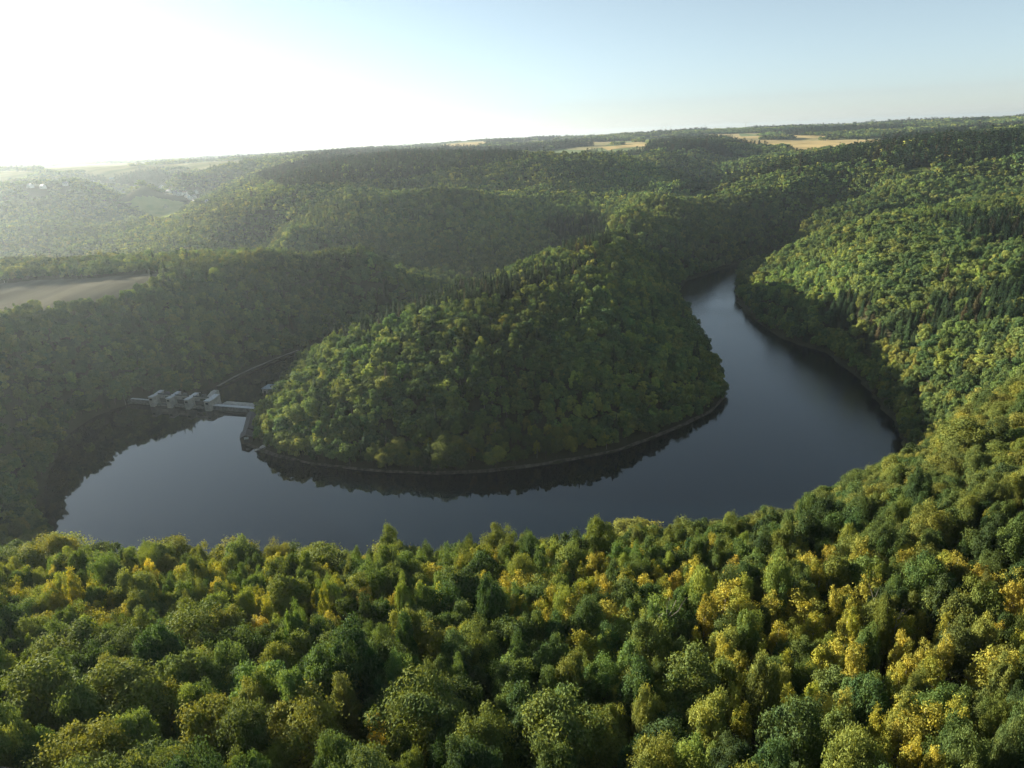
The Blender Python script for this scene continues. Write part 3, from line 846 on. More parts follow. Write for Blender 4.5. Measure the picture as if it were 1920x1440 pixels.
G_DARK, G_MID, G_OLIVE, G_LIGHT = (0.058, 0.087, 0.034), (0.093, 0.122, 0.040), (0.134, 0.148, 0.042), (0.180, 0.188, 0.048)
Y_GREEN, Y_OLIVE, Y_GOLD, Y_ORANGE = (0.20, 0.20, 0.040), (0.215, 0.205, 0.045), (0.265, 0.24, 0.05), (0.29, 0.235, 0.055)
S_DARK, S_GREEN, S_BROWN = (0.017, 0.034, 0.020), (0.027, 0.050, 0.027), (0.050, 0.046, 0.028)
def pick_tint(r, kind, n):
    if kind == 'broadleaf': cols, p = (G_DARK, G_MID, G_OLIVE, G_LIGHT), (0.24, 0.42, 0.25, 0.09)
    elif kind == 'birch': cols, p = (Y_GREEN, Y_OLIVE, Y_GOLD, G_LIGHT), (0.36, 0.28, 0.10, 0.26)
    else: cols, p = (S_DARK, S_GREEN, S_BROWN), (0.42, 0.46, 0.12)
    i = r.choice(len(cols), n, p=p)
    c = np.array(cols)[i] * r.uniform(0.8, 1.2, (n, 1)) * r.uniform(0.93, 1.07, (n, 3))
    return c, i
POINTS = {}
def push(key, X, Y, Z, rad, ht, tint, r):
    P = POINTS.setdefault(key, [])
    P.append((X, Y, Z, rad, ht, tint, r.uniform(0, 6.283, len(X))))
NEAR = []            # candidates for single trees: dicts

# trees read one by one off the near slope: picture place of the crown, its width, kind, colour
HAND = [(85, 1335, 165, 'broadleaf', G_MID, 'green'), (240, 1322, 150, 'broadleaf', G_MID, 'green'), (385, 1372, 110, 'broadleaf', G_OLIVE, 'olive'), (575, 1368, 125, 'broadleaf', G_OLIVE, 'olive'),
        (785, 1340, 150, 'broadleaf', G_MID, 'green'), (1045, 1372, 150, 'broadleaf', G_MID, 'green'), (905, 1385, 90, 'broadleaf', G_MID, 'green'), (150, 1440, 150, 'broadleaf', G_OLIVE, 'olive'),
        (130, 1235, 120, 'broadleaf', G_MID, 'green'), (350, 1215, 130, 'broadleaf', G_MID, 'green'), (230, 1240, 110, 'broadleaf', G_DARK, 'dark green'), (660, 1230, 90, 'broadleaf', G_DARK, 'dark green'), (820, 1215, 80, 'broadleaf', G_OLIVE, 'olive'),
        (1300, 1290, 120, 'broadleaf', G_MID, 'green'), (960, 1205, 90, 'broadleaf', G_DARK, 'dark green'), (1500, 1385, 110, 'broadleaf', G_DARK, 'dark green'), (1570, 1370, 80, 'broadleaf', G_MID, 'green'), (1230, 1430, 90, 'broadleaf', G_OLIVE, 'olive'),
        (440, 1058, 95, 'broadleaf', G_OLIVE, 'olive'), (310, 1052, 90, 'broadleaf', G_OLIVE, 'olive'), (600, 1075, 100, 'broadleaf', G_MID, 'green'), (710, 1250, 100, 'broadleaf', G_DARK, 'dark green'), (1190, 1000, 80, 'broadleaf', G_LIGHT, 'light green'),
        (487, 1187, 58, 'birch', Y_ORANGE, 'orange gold'), (455, 1193, 30, 'birch', Y_GOLD, 'golden'), (624, 1170, 38, 'birch', Y_GOLD, 'golden'), (173, 1150, 48, 'birch', Y_OLIVE, 'yellow olive'), (147, 1040, 40, 'birch', Y_GREEN, 'yellow green'),
        (70, 1180, 55, 'birch', Y_GREEN, 'yellow green'), (187, 1173, 55, 'birch', Y_GREEN, 'yellow green'), (578, 1047, 33, 'birch', Y_GREEN, 'yellow green'), (337, 1310, 50, 'birch', Y_GREEN, 'yellow green'), (287, 1107, 30, 'birch', Y_OLIVE, 'yellow olive'),
        (687, 1122, 34, 'birch', Y_ORANGE, 'orange gold'), (748, 1128, 34, 'birch', Y_ORANGE, 'orange gold'), (817, 1095, 58, 'birch', Y_GOLD, 'golden'), (857, 1108, 32, 'birch', Y_GOLD, 'golden'), (888, 1118, 30, 'birch', Y_GOLD, 'golden'),
        (952, 1100, 44, 'birch', Y_GOLD, 'golden'), (990, 1105, 56, 'birch', Y_GOLD, 'golden'), (1037, 1105, 48, 'birch', Y_OLIVE, 'yellow olive'), (1022, 1168, 44, 'birch', Y_GOLD, 'golden'), (1090, 1158, 62, 'birch', Y_OLIVE, 'yellow olive'),
        (1155, 1165, 66, 'birch', Y_OLIVE, 'yellow olive'), (1210, 1105, 44, 'birch', Y_GOLD, 'golden'), (1150, 1080, 40, 'birch', Y_OLIVE, 'yellow olive'), (1233, 1080, 30, 'birch', Y_OLIVE, 'yellow olive'), (1263, 1095, 30, 'birch', Y_ORANGE, 'orange gold'),
        (1090, 1212, 58, 'birch', Y_GREEN, 'yellow green'), (703, 1355, 30, 'birch', Y_ORANGE, 'orange gold'), (1053, 1047, 30, 'birch', Y_GREEN, 'yellow green'), (1520, 1063, 44, 'birch', Y_GOLD, 'golden'), (1703, 1040, 40, 'birch', Y_GREEN, 'yellow green'),
        (1737, 1068, 44, 'birch', Y_GREEN, 'yellow green'), (1773, 1055, 36, 'birch', Y_GREEN, 'yellow green'), (1360, 1117, 56, 'birch', Y_GOLD, 'golden'), (1443, 1140, 44, 'birch', Y_OLIVE, 'yellow olive'), (1510, 1142, 62, 'birch', Y_OLIVE, 'yellow olive'),
        (1593, 1128, 46, 'birch', Y_OLIVE, 'yellow olive'), (1637, 1108, 42, 'birch', Y_OLIVE, 'yellow olive'), (1683, 1175, 48, 'birch', Y_GREEN, 'yellow green'), (1750, 1258, 42, 'birch', Y_GREEN, 'yellow green'), (1863, 1245, 66, 'birch', Y_OLIVE, 'yellow olive'),
        (1740, 1350, 64, 'birch', Y_OLIVE, 'yellow olive'), (1800, 1345, 42, 'birch', Y_GREEN, 'yellow green'), (1477, 1305, 36, 'birch', Y_GREEN, 'yellow green'), (1393, 1340, 34, 'birch', Y_GREEN, 'yellow green'), (1390, 1245, 38, 'birch', Y_OLIVE, 'yellow olive'),
        (1305, 1197, 28, 'birch', Y_GOLD, 'golden'), (1420, 1190, 32, 'birch', Y_GREEN, 'yellow green'), (1460, 1188, 36, 'birch', Y_GOLD, 'golden'), (1527, 1168, 36, 'birch', Y_GREEN, 'yellow green'), (1657, 1415, 42, 'birch', Y_GREEN, 'yellow green'),
        (1580, 1418, 34, 'birch', Y_GREEN, 'yellow green'), (1713, 1405, 36, 'birch', Y_GOLD, 'golden'), (1753, 1424, 36, 'birch', Y_GOLD, 'golden'), (1290, 1068, 32, 'birch', Y_OLIVE, 'yellow olive'), (1373, 1068, 36, 'birch', Y_ORANGE, 'orange gold'), (1360, 1254, 32, 'birch', Y_GOLD, 'golden'),
        (945, 600, 17, 'birch', Y_OLIVE, 'yellow olive')]
hand_xy = []
for u, v, w, kind, col, cname in HAND:
    p = hits(u, v, 11.5 if u != 945 else 9.0)
    q = p - c_p; dep = q @ c_f
    rad = 0.5 * w * dep / FPX * 1.05
    z = float(hgt(p[0], p[1])[0])
    ht = max(13.0, min(19.0, 13.5 + rad * 0.8)) if u != 945 else 13.0
    NEAR.append(dict(x=p[0], y=p[1], z=z, r=rad, h=ht, kind=kind, tint=np.array(col), cname=cname, u=u, v=v, px=w, hand=True))
    hand_xy.append((p[0], p[1], rad))
hand_xy = np.array(hand_xy)

WOOD_UV = np.array([(1225, 262), (1330, 256), (1440, 264), (1500, 284), (1480, 300), (1300, 335), (1180, 310)], float)
NAMES = {'broadleaf': ('dark green', 'green', 'olive', 'light green'), 'birch': ('yellow green', 'yellow olive', 'golden', 'light green'), 'spruce': ('dark green', 'blue green', 'brownish')}
zones = [(30, 82, 5.6, 420, 'near'), (82, 190, 3.9, 420, 'near'), (190, 420, 5.8, 220, 'near'), (420, 800, 6.2, 140, 'mid'), (800, 1350, 6.6, 120, 'mid'), (1350, 2300, 9.0, 100, 'far'), (2300, 3600, 14.0, 90, 'far'), (3600, 6200, 26.0, 80, 'far'), (6200, 11000, 60.0, 70, 'far')]
for zi, (d0, d1, sp, um, lod) in enumerate(zones):
    r = np.random.default_rng(50 + zi)
    X, Y, Z, u, v, dep = scatter(d0, d1, sp, um, zi)
    uv = np.column_stack([u, v])
    if d0 < 190:
        ok = np.ones(len(X), bool)
        for hx, hy, hr in hand_xy:
            ok &= np.hypot(X - hx, Y - hy) > 0.62 * hr + 1.6
        X, Y, Z, u, v, dep, uv = X[ok], Y[ok], Z[ok], u[ok], v[ok], dep[ok], uv[ok]
    thin = r.random(len(X)) > 0.07 + 0.10 * (vnoise(X / 40, Y / 40, 80) > 0.35)
    X, Y, Z, u, v, dep, uv = X[thin], Y[thin], Z[thin], u[thin], v[thin], dep[thin], uv[thin]
    if d0 >= 1350:
        k = ~hidden(X, Y, Z, 16, 12)
        if d0 >= 2300:                              # woods and fields on the plateau
            f = vnoise(X / 520, Y / 300, 21) + 0.5 * vnoise(X / 170, Y / 120, 22)
            sl = np.hypot(hgt(X + 25, Y) - hgt(X - 25, Y), hgt(X, Y + 25) - hgt(X, Y - 25)) / 50
            k &= (f > (0.05 if d0 < 6000 else -0.1)) | (sl > 0.13) | inside(uv, WOOD_UV)
        X, Y, Z, u, v, dep, uv = X[k], Y[k], Z[k], u[k], v[k], dep[k], uv[k]
    kind = np.zeros(len(X), int)                    # 0 broadleaf, 1 birch, 2 spruce
    for poly, pb in zip(BIRCH_SUNLIT_UV, BIRCH_SUNLIT_P):
        kind[inside(uv, poly) & (r.random(len(X)) < pb)] = 1
    for poly in SPRUCE_UV:
        kind[inside(uv, poly) & (r.random(len(X)) < 0.82)] = 2
    stray = r.random(len(X))
    kind[(kind == 0) & (stray < 0.03) & (dep > 300)] = 2
    kind[(kind == 0) & (stray > 0.985)] = 1
    if d0 >= 2300:
        kind[vnoise(X / 300, Y / 200, 33) > 0.35] = 2
    for ki, kn in enumerate(('broadleaf', 'birch', 'spruce')):
        m_ = kind == ki
        n = int(m_.sum())
        if not n: continue
        tint, ci = pick_tint(r, kn, n)
        clump = 0.5 + 0.5 * vnoise(X[m_] / 55, Y[m_] / 55, 40 + ki)
        tint = tint * (0.86 + 0.28 * clump)[:, None]
        if d0 < 100 and kn == 'broadleaf': tint = tint * np.array([0.84, 0.93, 1.0])
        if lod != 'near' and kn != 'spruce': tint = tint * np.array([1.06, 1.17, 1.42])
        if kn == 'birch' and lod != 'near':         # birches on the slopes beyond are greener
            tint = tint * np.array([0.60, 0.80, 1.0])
        big = max(sp, 5.9) / 6.2 if d0 > 100 else (0.70 if d0 == 30 else 0.56)
        stand = 1.0 + 0.22 * vnoise(X[m_] / 70, Y[m_] / 70, 60) + 0.12 * vnoise(X[m_] / 23, Y[m_] / 23, 61)
        if kn == 'broadleaf':
            rad = r.lognormal(math.log(3.85), 0.24, n) * big; ht = (r.normal(12.6, 2.3, n) + 0.9 * (rad / big - 3.85)) * min(max(big, 0.6) ** 0.25, 1.3)
            if lod == 'near': rad *= 1.12
        elif kn == 'birch':
            rad = r.lognormal(math.log(3.0), 0.18, n) * max(big, 0.55); ht = r.normal(13.0, 1.6, n) * min(max(big, 0.6) ** 0.25, 1.3)
        else:
            rad = r.lognormal(math.log(3.7), 0.18, n) * big; ht = r.normal(16.5, 3.0, n) * min(big ** 0.25, 1.25)
        if d0 < 100: ht = ht * 1.33
        rad = rad * stand; ht = np.maximum(ht * (0.55 + 0.45 * stand), 7.0)
        tint = tint * (1.0 + 0.34 * vnoise(X[m_] / 110, Y[m_] / 110, 70))[:, None] * (1.0 + 0.12 * vnoise(X[m_] / 90, Y[m_] / 90, 71)[:, None] * np.array([1.0, 0.2, -0.6]))
        xx, yy, zz = X[m_], Y[m_], Z[m_]
        px = 2 * rad * FPX / dep[m_]
        single = (dep[m_] < 330) & (u[m_] > 0) & (u[m_] < 1920) & (v[m_] > 560) & (v[m_] < 1425) if kn != 'spruce' else (dep[m_] < 900) & (u[m_] > 480) & (u[m_] < 1915) & (v[m_] > 300)
        for i in np.nonzero(single)[0]:
            NEAR.append(dict(x=xx[i], y=yy[i], z=zz[i], r=rad[i], h=ht[i], kind=kn, tint=tint[i], cname=NAMES[kn][ci[i]], u=u[m_][i], v=v[m_][i], px=px[i], hand=False, lod=lod))
        rest = ~single
        lodk = lod if not (kn == 'birch' and lod == 'far') else 'mid'
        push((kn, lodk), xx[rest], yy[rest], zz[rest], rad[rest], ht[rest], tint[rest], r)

# ------------------------------------------------------------------ trees: single ones
NB = {'broadleaf': (5.0, 14.0), 'birch': (2.9, 14.0), 'spruce': (3.3, 18.0)}
def in_sight(t):
    d = math.hypot(t['x'], t['y'])
    f = np.linspace(0.15, (d - 10) / d, 40)
    zl = CAM_Z + (t['z'] + t['h'] - CAM_Z) * f
    return np.max(hgt(t['x'] * f, t['y'] * f) + 11.0 - zl) < 1.0
LIMIT = {'broadleaf': 300, 'birch': 200, 'spruce': 130}
SINGLES = {}
for kn in ('broadleaf', 'birch', 'spruce'):
    c = [t for t in NEAR if t['kind'] == kn]
    vis = [t for t in c if t['hand'] or in_sight(t)]
    vis.sort(key=lambda t: (not t['hand'], -t['px']))
    SINGLES[kn] = vis[:LIMIT[kn]]
    chosen = set(id(t) for t in SINGLES[kn])
    for lod in ('near', 'mid'):
        rest = [t for t in c if id(t) not in chosen and t.get('lod', 'near') == lod]
        if rest:
            push((kn, lod), *(np.array([t[k] for t in rest]) for k in ('x', 'y', 'z', 'r', 'h')), np.array([t['tint'] for t in rest]), rng)
ORD = ['first', 'second', 'third', 'fourth', 'fifth', 'sixth', 'seventh', 'eighth', 'ninth', 'tenth', 'eleventh', 'twelfth', 'thirteenth', 'fourteenth', 'fifteenth', 'sixteenth', 'seventeenth',
       'eighteenth', 'nineteenth', 'twentieth', 'twenty-first', 'twenty-second', 'twenty-third', 'twenty-fourth', 'twenty-fifth']
SPEC = {'broadleaf': ('broadleaf_tree', 'broadleaf tree', 'broadleaf trees of the near slope', 20, 'on the near slope'),
        'birch': ('birch_tree', 'birch', 'autumn birches among the near trees', 14, 'on the near slope'),
        'spruce': ('spruce_tree', 'spruce', 'spruces on the slopes across the water', 10, 'across the water')}
for kn, ts in SINGLES.items():
    name, word, group, row_n, place = SPEC[kn]
    ts.sort(key=lambda t: -t['v'])
    for ri in range(0, len(ts), row_n):
        row = sorted(ts[ri:ri + row_n], key=lambda t: t['u'])
        for k, t in enumerate(row):
            o = empty(name, (t['x'], t['y'], t['z'] - 0.2), random.uniform(0, 6.28))
            if kn == 'birch' and t['v'] < 700:
                tag(o, 'single yellowish birch among green crowns high on the peninsula', 'tree', group)
            else: tag(o, f"{t['cname']} {word} {place}, {ORD[ri // row_n]} {word.split()[0]} row from bottom, {ORD[k]} from left", 'tree', group)
            cm, tm = random.choice(PROTO[kn])
            R0, H0 = NB[kn]
            for nm, me in (('trunk', tm), ('crown', cm)):
                c = bpy.data.objects.new(nm, me)
                COL.objects.link(c)
                c.parent = o
                c.scale = (t['r'] / R0, t['r'] / R0 * random.uniform(0.9, 1.1), t['h'] / H0)
                if nm == 'crown': c['tint'] = [float(a) for a in t['tint']]
# lone trees on the meadow and in the clearing
for (u, v, ht, rd, kn, lb) in ((312, 393, 15, 6.5, 'broadleaf', 'lone dark tree in the middle of the village meadow'), (343, 396, 11, 5, 'broadleaf', 'smaller lone tree on the meadow towards the houses'),
                               (1725, 330, 18, 3.0, 'spruce', 'lone slim spruce standing in the ridge clearing')):
    p = hits(u, v, 0, 600)
    o = empty('meadow_tree' if kn == 'broadleaf' else 'clearing_spruce', (p[0], p[1], float(hgt(p[0], p[1])[0])))
    tag(o, lb, 'tree')
    for nm, me in zip(('crown', 'trunk'), PROTO[kn][1]):
        c = bpy.data.objects.new(nm, me); COL.objects.link(c); c.parent = o
        c.scale = (rd / NB[kn][0], rd / NB[kn][0], ht / NB[kn][1])
        if nm == 'crown': c['tint'] = list(G_DARK)
# bare dead trees
def dead_tree(x, y, z, h, seed, label):
    r = np.random.default_rng(seed)
    o = empty('dead_tree', (x, y, z))
    tag(o, label, 'tree', 'bare dead trees')
    MB().tube([(0, 0, -1), (0.1, 0, h * .5), (0.3, 0.1, h)], [0.24, 0.17, 0.03], 6).build('trunk', M['dead_wood'], o)
    for k in range(9):
        zz = h * r.uniform(0.4, 0.92); a = r.uniform(0, 6.28); L = h * r.uniform(0.16, 0.30)
        b = MB(); e1 = np.array([math.cos(a) * L * .5, math.sin(a) * L * .5, zz + L * .5]); e2 = np.array([math.cos(a) * L * .8, math.sin(a) * L * .8, zz + L * 1.15])
        b.tube([(0.1, 0, zz), e1, e2], [0.09, 0.06, 0.02], 4)
        b.tube([e1, e1 + np.array([r.normal(0, .6), r.normal(0, .6), L * .6])], [0.05, 0.015], 4)
        b.build('branch', M['dead_wood'], o)
for (u, v, h, lb) in ((1245, 1210, 13, 'bare grey dead tree between dark crowns under the golden birches'), (1652, 1198, 11, 'forked bare dead tree among yellow birches on the near slope')):
    p = hits(u, v, 8.5)
    dead_tree(p[0], p[1], float(hgt(p[0], p[1])[0]), h + 4.0, u, lb)
p = unz(727, 864, 1.5)
dead_tree(p[0], p[1], float(hgt(p[0], p[1])[0]), 13, 5, 'pale bare trunk standing at the front waterline of the peninsula')

# ------------------------------------------------------------------ trees: the woods nobody could count
def woods(name, key_lods, label):
    """one object: points carrying size, turn, colour and shape number, with a tree set on each"""
    objs, off, cols = [], {}, []
    arr = {k: [] for k in ('pos', 'scl', 'rot', 'tint', 'idx')}
    for key in key_lods:
        if key not in POINTS: continue
        kn, lod = key
        lst = INST[f'{kn}_{lod}']
        base = len(objs); objs += lst
        R0, H0 = NB[kn]
        if lod == 'far' and kn == 'spruce': R0 = 3.2
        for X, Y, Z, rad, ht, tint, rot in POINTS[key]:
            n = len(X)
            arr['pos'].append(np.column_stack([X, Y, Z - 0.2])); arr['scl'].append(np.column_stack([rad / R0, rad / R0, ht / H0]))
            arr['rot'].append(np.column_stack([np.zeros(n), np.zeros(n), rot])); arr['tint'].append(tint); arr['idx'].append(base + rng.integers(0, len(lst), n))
    a = {k: np.concatenate(v) for k, v in arr.items()}
    me = bpy.data.meshes.new(name)
    n = len(a['pos'])
    me.vertices.add(n); me.vertices.foreach_set('co', a['pos'].astype(np.float32).ravel())
    for nm, k in (('scl', 'scl'), ('rot', 'rot')):
        t = me.attributes.new(nm, 'FLOAT_VECTOR', 'POINT'); t.data.foreach_set('vector', a[k].astype(np.float32).ravel())
    t = me.attributes.new('tint', 'FLOAT_COLOR', 'POINT'); t.data.foreach_set('color', np.column_stack([a['tint'], np.ones(n)]).astype(np.float32).ravel())
    t = me.attributes.new('shape', 'INT', 'POINT'); t.data.foreach_set('value', a['idx'].astype(np.int32))
    me.update()
    o = mesh_obj(name, me)
    tag(o, label, kind='stuff')
    ng = bpy.data.node_groups.new(name, 'GeometryNodeTree')
    ng.interface.new_socket('Geometry', in_out='INPUT', socket_type='NodeSocketGeometry')
    ng.interface.new_socket('Geometry', in_out='OUTPUT', socket_type='NodeSocketGeometry')
    N, L = ng.nodes, ng.links
    gi, go = N.new('NodeGroupInput'), N.new('NodeGroupOutput')
    m2p = N.new('GeometryNodeMeshToPoints')
    L.new(gi.outputs[0], m2p.inputs['Mesh'])
    join = N.new('GeometryNodeJoinGeometry')
    for ob in reversed(objs):
        oi = N.new('GeometryNodeObjectInfo'); oi.inputs['Object'].default_value = ob; oi.inputs['As Instance'].default_value = True
        L.new(oi.outputs['Geometry'], join.inputs[0])
    iop = N.new('GeometryNodeInstanceOnPoints')
    iop.inputs['Pick Instance'].default_value = True
    def named(nm, ty):
        q = N.new('GeometryNodeInputNamedAttribute'); q.data_type = ty; q.inputs['Name'].default_value = nm
        return q.outputs['Attribute']
    L.new(m2p.outputs[0], iop.inputs['Points']); L.new(join.outputs[0], iop.inputs['Instance'])
    L.new(named('shape', 'INT'), iop.inputs['Instance Index']); L.new(named('scl', 'FLOAT_VECTOR'), iop.inputs['Scale'])
    e2r = N.new('FunctionNodeEulerToRotation'); L.new(named('rot', 'FLOAT_VECTOR'), e2r.inputs[0]); L.new(e2r.outputs[0], iop.inputs['Rotation'])
    L.new(iop.outputs[0], go.inputs[0])
    md = o.modifiers.new('woods', 'NODES'); md.node_group = ng
    print(name, n, 'trees')
    return o
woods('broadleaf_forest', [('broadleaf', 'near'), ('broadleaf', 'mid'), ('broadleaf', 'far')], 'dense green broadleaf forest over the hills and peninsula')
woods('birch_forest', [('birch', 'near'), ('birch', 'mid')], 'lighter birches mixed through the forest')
woods('spruce_forest', [('spruce', 'mid'), ('spruce', 'far')], 'dark spruce stands on the ridges and slopes')

# ------------------------------------------------------------------ dam
dv = B_DAM - A_DAM
dam = empty('dam', (A_DAM[0], A_DAM[1], 0), math.atan2(dv[1], dv[0]))
tag(dam, 'grey concrete dam with four gate piers across the shaded arm', 'dam')
DL = float(np.linalg.norm(dv))
MB().prism([(0.5, -9), (0.5, 1.4), (3.2, 1.4), (3.2, 0.8), (11.0, -5.0), (15.0, -9)], 0, 84).build('weir', M['concrete_dark'], dam)
pier_x = [22.0, 39.5, 57.5, 77.5]
for k, px in enumerate(pier_x):
    w = 2.0 if k < 3 else 2.6
    pr = MB().prism([(-2.4, -6), (-2.4, 8.4), (3.0, 8.4), (3.0, -6)], px - w, px + w).build('pier', M['concrete'], dam)
    MB().prism([(3.9, -9), (3.9, 8.4), (9.0, 9.4), (11.4, 9.4), (11.4, -9)], px - w + 0.3, px + w - 0.3).build('downstream_block', M['concrete'], pr)
    MB().box(px - w + 0.7, px + w - 0.7, 2.95, 3.95, -6, 6.0).build('gate_slot', M['steel'], pr)
    MB().box(px - w - 0.25, px + w + 0.25, -2.7, 3.1, 8.41, 8.75).build('cap_slab', M['deck'], pr)
    MB().prism([(3.6, 8.36), (9.0, 9.42), (11.6, 9.42), (11.6, 9.7), (9.0, 9.7), (3.6, 8.64)], px - w, px + w).build('cap_slab', M['deck'], pr)
    MB().box(px - 1.3, px + 1.3, -2.46, -2.41, 5.6, 7.2).build('window', M['glass'], pr)
for k in range(3):
    a, b = pier_x[k] + 2.0, pier_x[k + 1] - (2.0 if k < 2 else 2.6)
    MB().box((a + b) / 2 - 1.6, (a + b) / 2 + 1.6, 6.7, 8.6, 7.8, 10.0).build('gate_hoist', M['steel'], dam)
    be = MB().box(a, b, 4.2, 6.6, 7.6, 8.9).build('gate_beam', M['concrete'], dam)
    MB().box(a, b, 4.0, 4.2, 8.9, 9.9).build('railing', M['steel'], be)
    g = MB().box(a + 0.1, b - 0.1, 5.0, 5.7, 1.3, 4.9).build('gate', M['steel'], dam)
    for q in range(4):
        x = a + (b - a) * (q + 0.5) / 4
        MB().box(x - 0.15, x + 0.15, 4.75, 5.0, 1.4, 4.8).build('rib', M['steel'], g)
lw = MB().box(-4, pier_x[0] - 2.7, 0.3, 4.2, 2.6, 3.6).build('walkway', M['deck'], dam)
MB().box(-4, pier_x[0] - 2.7, 0.0, 0.29, 1.6, 4.3).build('parapet', M['concrete_dark'], lw)
MB().box(-6, pier_x[0] - 2.7, 0.5, 6.0, -6, 2.59).build('abutment', M['concrete_dark'], dam)
rw = MB().box(pier_x[3] + 3.3, DL + 4, 0.3, 4.4, 3.0, 4.0).build('walkway', M['deck'], dam)
MB().box(pier_x[3] + 3.3, DL + 4, 0.0, 0.29, 0.8, 3.9).build('parapet', M['concrete_dark'], rw)
MB().box(pier_x[3] + 3.3, DL + 6, 0.5, 5.5, -8, 2.98).build('abutment', M['concrete_dark'], dam)
MB().box(pier_x[3] + 5.0, DL + 6, 9.0, 15.0, -9, 2.4).build('stilling_wall', M['concrete'], dam)
for k in range(10):
    x = pier_x[3] + 5 + k * 3.3
    MB().tube([(x, 4.3, 4.0), (x, 4.3, 5.0)], [0.05, 0.05], 4).build('rail_post', M['steel'], rw)
MB().tube([(pier_x[3] + 3.6, 4.3, 5.0), (DL + 3, 4.3, 5.0)], [0.05, 0.05], 4).build('handrail', M['steel'], rw)
bl = MB().prism([(12.0, -9), (12.0, 4.5), (20.0, 8.0), (24.0, 8.0), (24.0, -9)], 64.0, 69.0).build('guide_wall', M['concrete'], dam)
# lamp on the gate beam
lp = empty('lamp_post', (*(A_DAM + dv / DL * 66 + np.array([-dv[1], dv[0]]) / DL * 5.6), 8.9)); tag(lp, 'small lamp post above the third gate of the dam', 'lamp')
MB().tube([(0, 0, 0), (0, 0, 3.4)], [0.08, 0.05], 5).build('pole', M['steel'], lp)
MB().box(-0.35, 0.35, -0.2, 0.2, 3.4, 3.7).build('lamp_head', M['turbine'], lp)

# ------------------------------------------------------------------ boathouse and shed at the waterline, powerhouse behind
def gable(o, L, Wd, h, rise, wall, roof, over=0.5):
    MB().prism([(-Wd / 2, -1.5), (-Wd / 2, h), (0, h + rise - 0.15), (Wd / 2, h), (Wd / 2, -1.5)], 0, L).build('wall', M[wall], o)
    rf = []
    for s in (-1, 1):
        sl = rise / (Wd / 2)
        mb = MB().prism([(0, h + rise), (s * (Wd / 2 + over), h - sl * over), (s * (Wd / 2 + over), h - sl * over + 0.22), (0, h + rise + 0.24)], -over, L + over)
        rf.append(mb.build('roof', M[roof], o))
    return rf
bd = BOAT_B - BOAT_A
ang = math.atan2(bd[1], bd[0])
bo = empty('boathouse', (BOAT_A[0], BOAT_A[1], 0.4), ang); tag(bo, 'long dark roofed boathouse on the water beside the dam', 'boathouse')
gable(bo, 36, 7.0, 3.0, 2.0, 'dark_wall', 'dark_roof')
for k in range(5):
    MB().box(3 + k * 7, 5.6 + k * 7, -3.62, -3.5, 0.6, 2.2).build('window', M['glass'], bo)
sh = empty('boat_shed', (*(BOAT_A + bd * 0.76), 0.3), ang); tag(sh, 'smaller dark shed with pale front panel at the end of the boathouse', 'shed')
gable(sh, 11, 8.6, 4.2, 2.4, 'dark_wall', 'dark_roof', 0.4)
MB().box(11.0, 11.12, -2.2, 2.2, 0.1, 2.6).build('door', M['dark_roof'], sh)
MB().box(11.0, 11.15, -1.6, 1.6, 3.1, 4.8).build('window', M['deck'], sh)
MB().box(2.0, 5.2, -4.42, -4.3, 1.0, 2.8).build('window', M['deck'], sh)
rp = empty('boat_ramp', (RAMP[0], RAMP[1], 0.2), ang); tag(rp, 'pale concrete boat ramp sloping into the water by the shed', 'ramp')
MB().prism([(-5.5, -1.2), (5.5, 2.2), (5.5, -1.5), (-5.5, -1.5)], -3.5, 5.0).build('slab', M['concrete'], rp)
MB().prism([(-5.5, -1.0), (5.5, 2.4), (5.5, 1.8), (-5.5, -1.6)], 5.01, 5.5).build('kerb', M['concrete_dark'], rp)
pw = empty('powerhouse', (POWER[0] - 7, POWER[1] - 4, float(hgt(POWER[0], POWER[1])[0])), -0.25); tag(pw, 'flat pale blue roofed powerhouse behind the peninsula trees', 'building')
MB().box(0, 17, 0, 11, -6, 6.5).build('wall', M['concrete'], pw)
rf = MB().box(-0.4, 17.4, -0.4, 11.4, 6.5, 7.1).build('roof', M['pale_roof'], pw)
MB().box(6, 9, 4, 7, 7.1, 8.2).build('roof_vent', M['concrete_dark'], rf)
for k in range(4):
    MB().box(1.5 + k * 4, 4 + k * 4, -0.08, -0.01, 2.4, 4.8).build('window', M['glass'], pw)

# ------------------------------------------------------------------ village
def house(x, y, z, rz, L, Wd, h, roof, name, label, group):
    o = empty(name, (x, y, z + 0.2), rz)
    tag(o, label, 'house', group)
    rise = Wd * 0.42
    rfs = gable(o, L, Wd, h, rise, 'white_wall', roof)
    MB().box(L * .7, L * .7 + 0.8, 0.5, 1.3, h + rise * .5, h + rise + 1.2).build('chimney', M['white_wall'], rfs[0])
    for k in range(3):
        for lv in range(2):
            MB().box(L * (0.12 + 0.3 * k), L * (0.12 + 0.3 * k) + 1.2, -Wd / 2 - 0.06, -Wd / 2 - 0.01, 0.8 + 2.6 * lv, 2.2 + 2.6 * lv).build('window', M['glass'], o)
    MB().box(L * .5, L * .5 + 1.1, -Wd / 2 - 0.08, -Wd / 2 - 0.01, -0.2, 2.0).build('door', M['dark_wall'], o)
rh = random.Random(4)
n_row = 13
row_sorted = sorted(range(n_row), key=lambda i: house_uv[i][0])
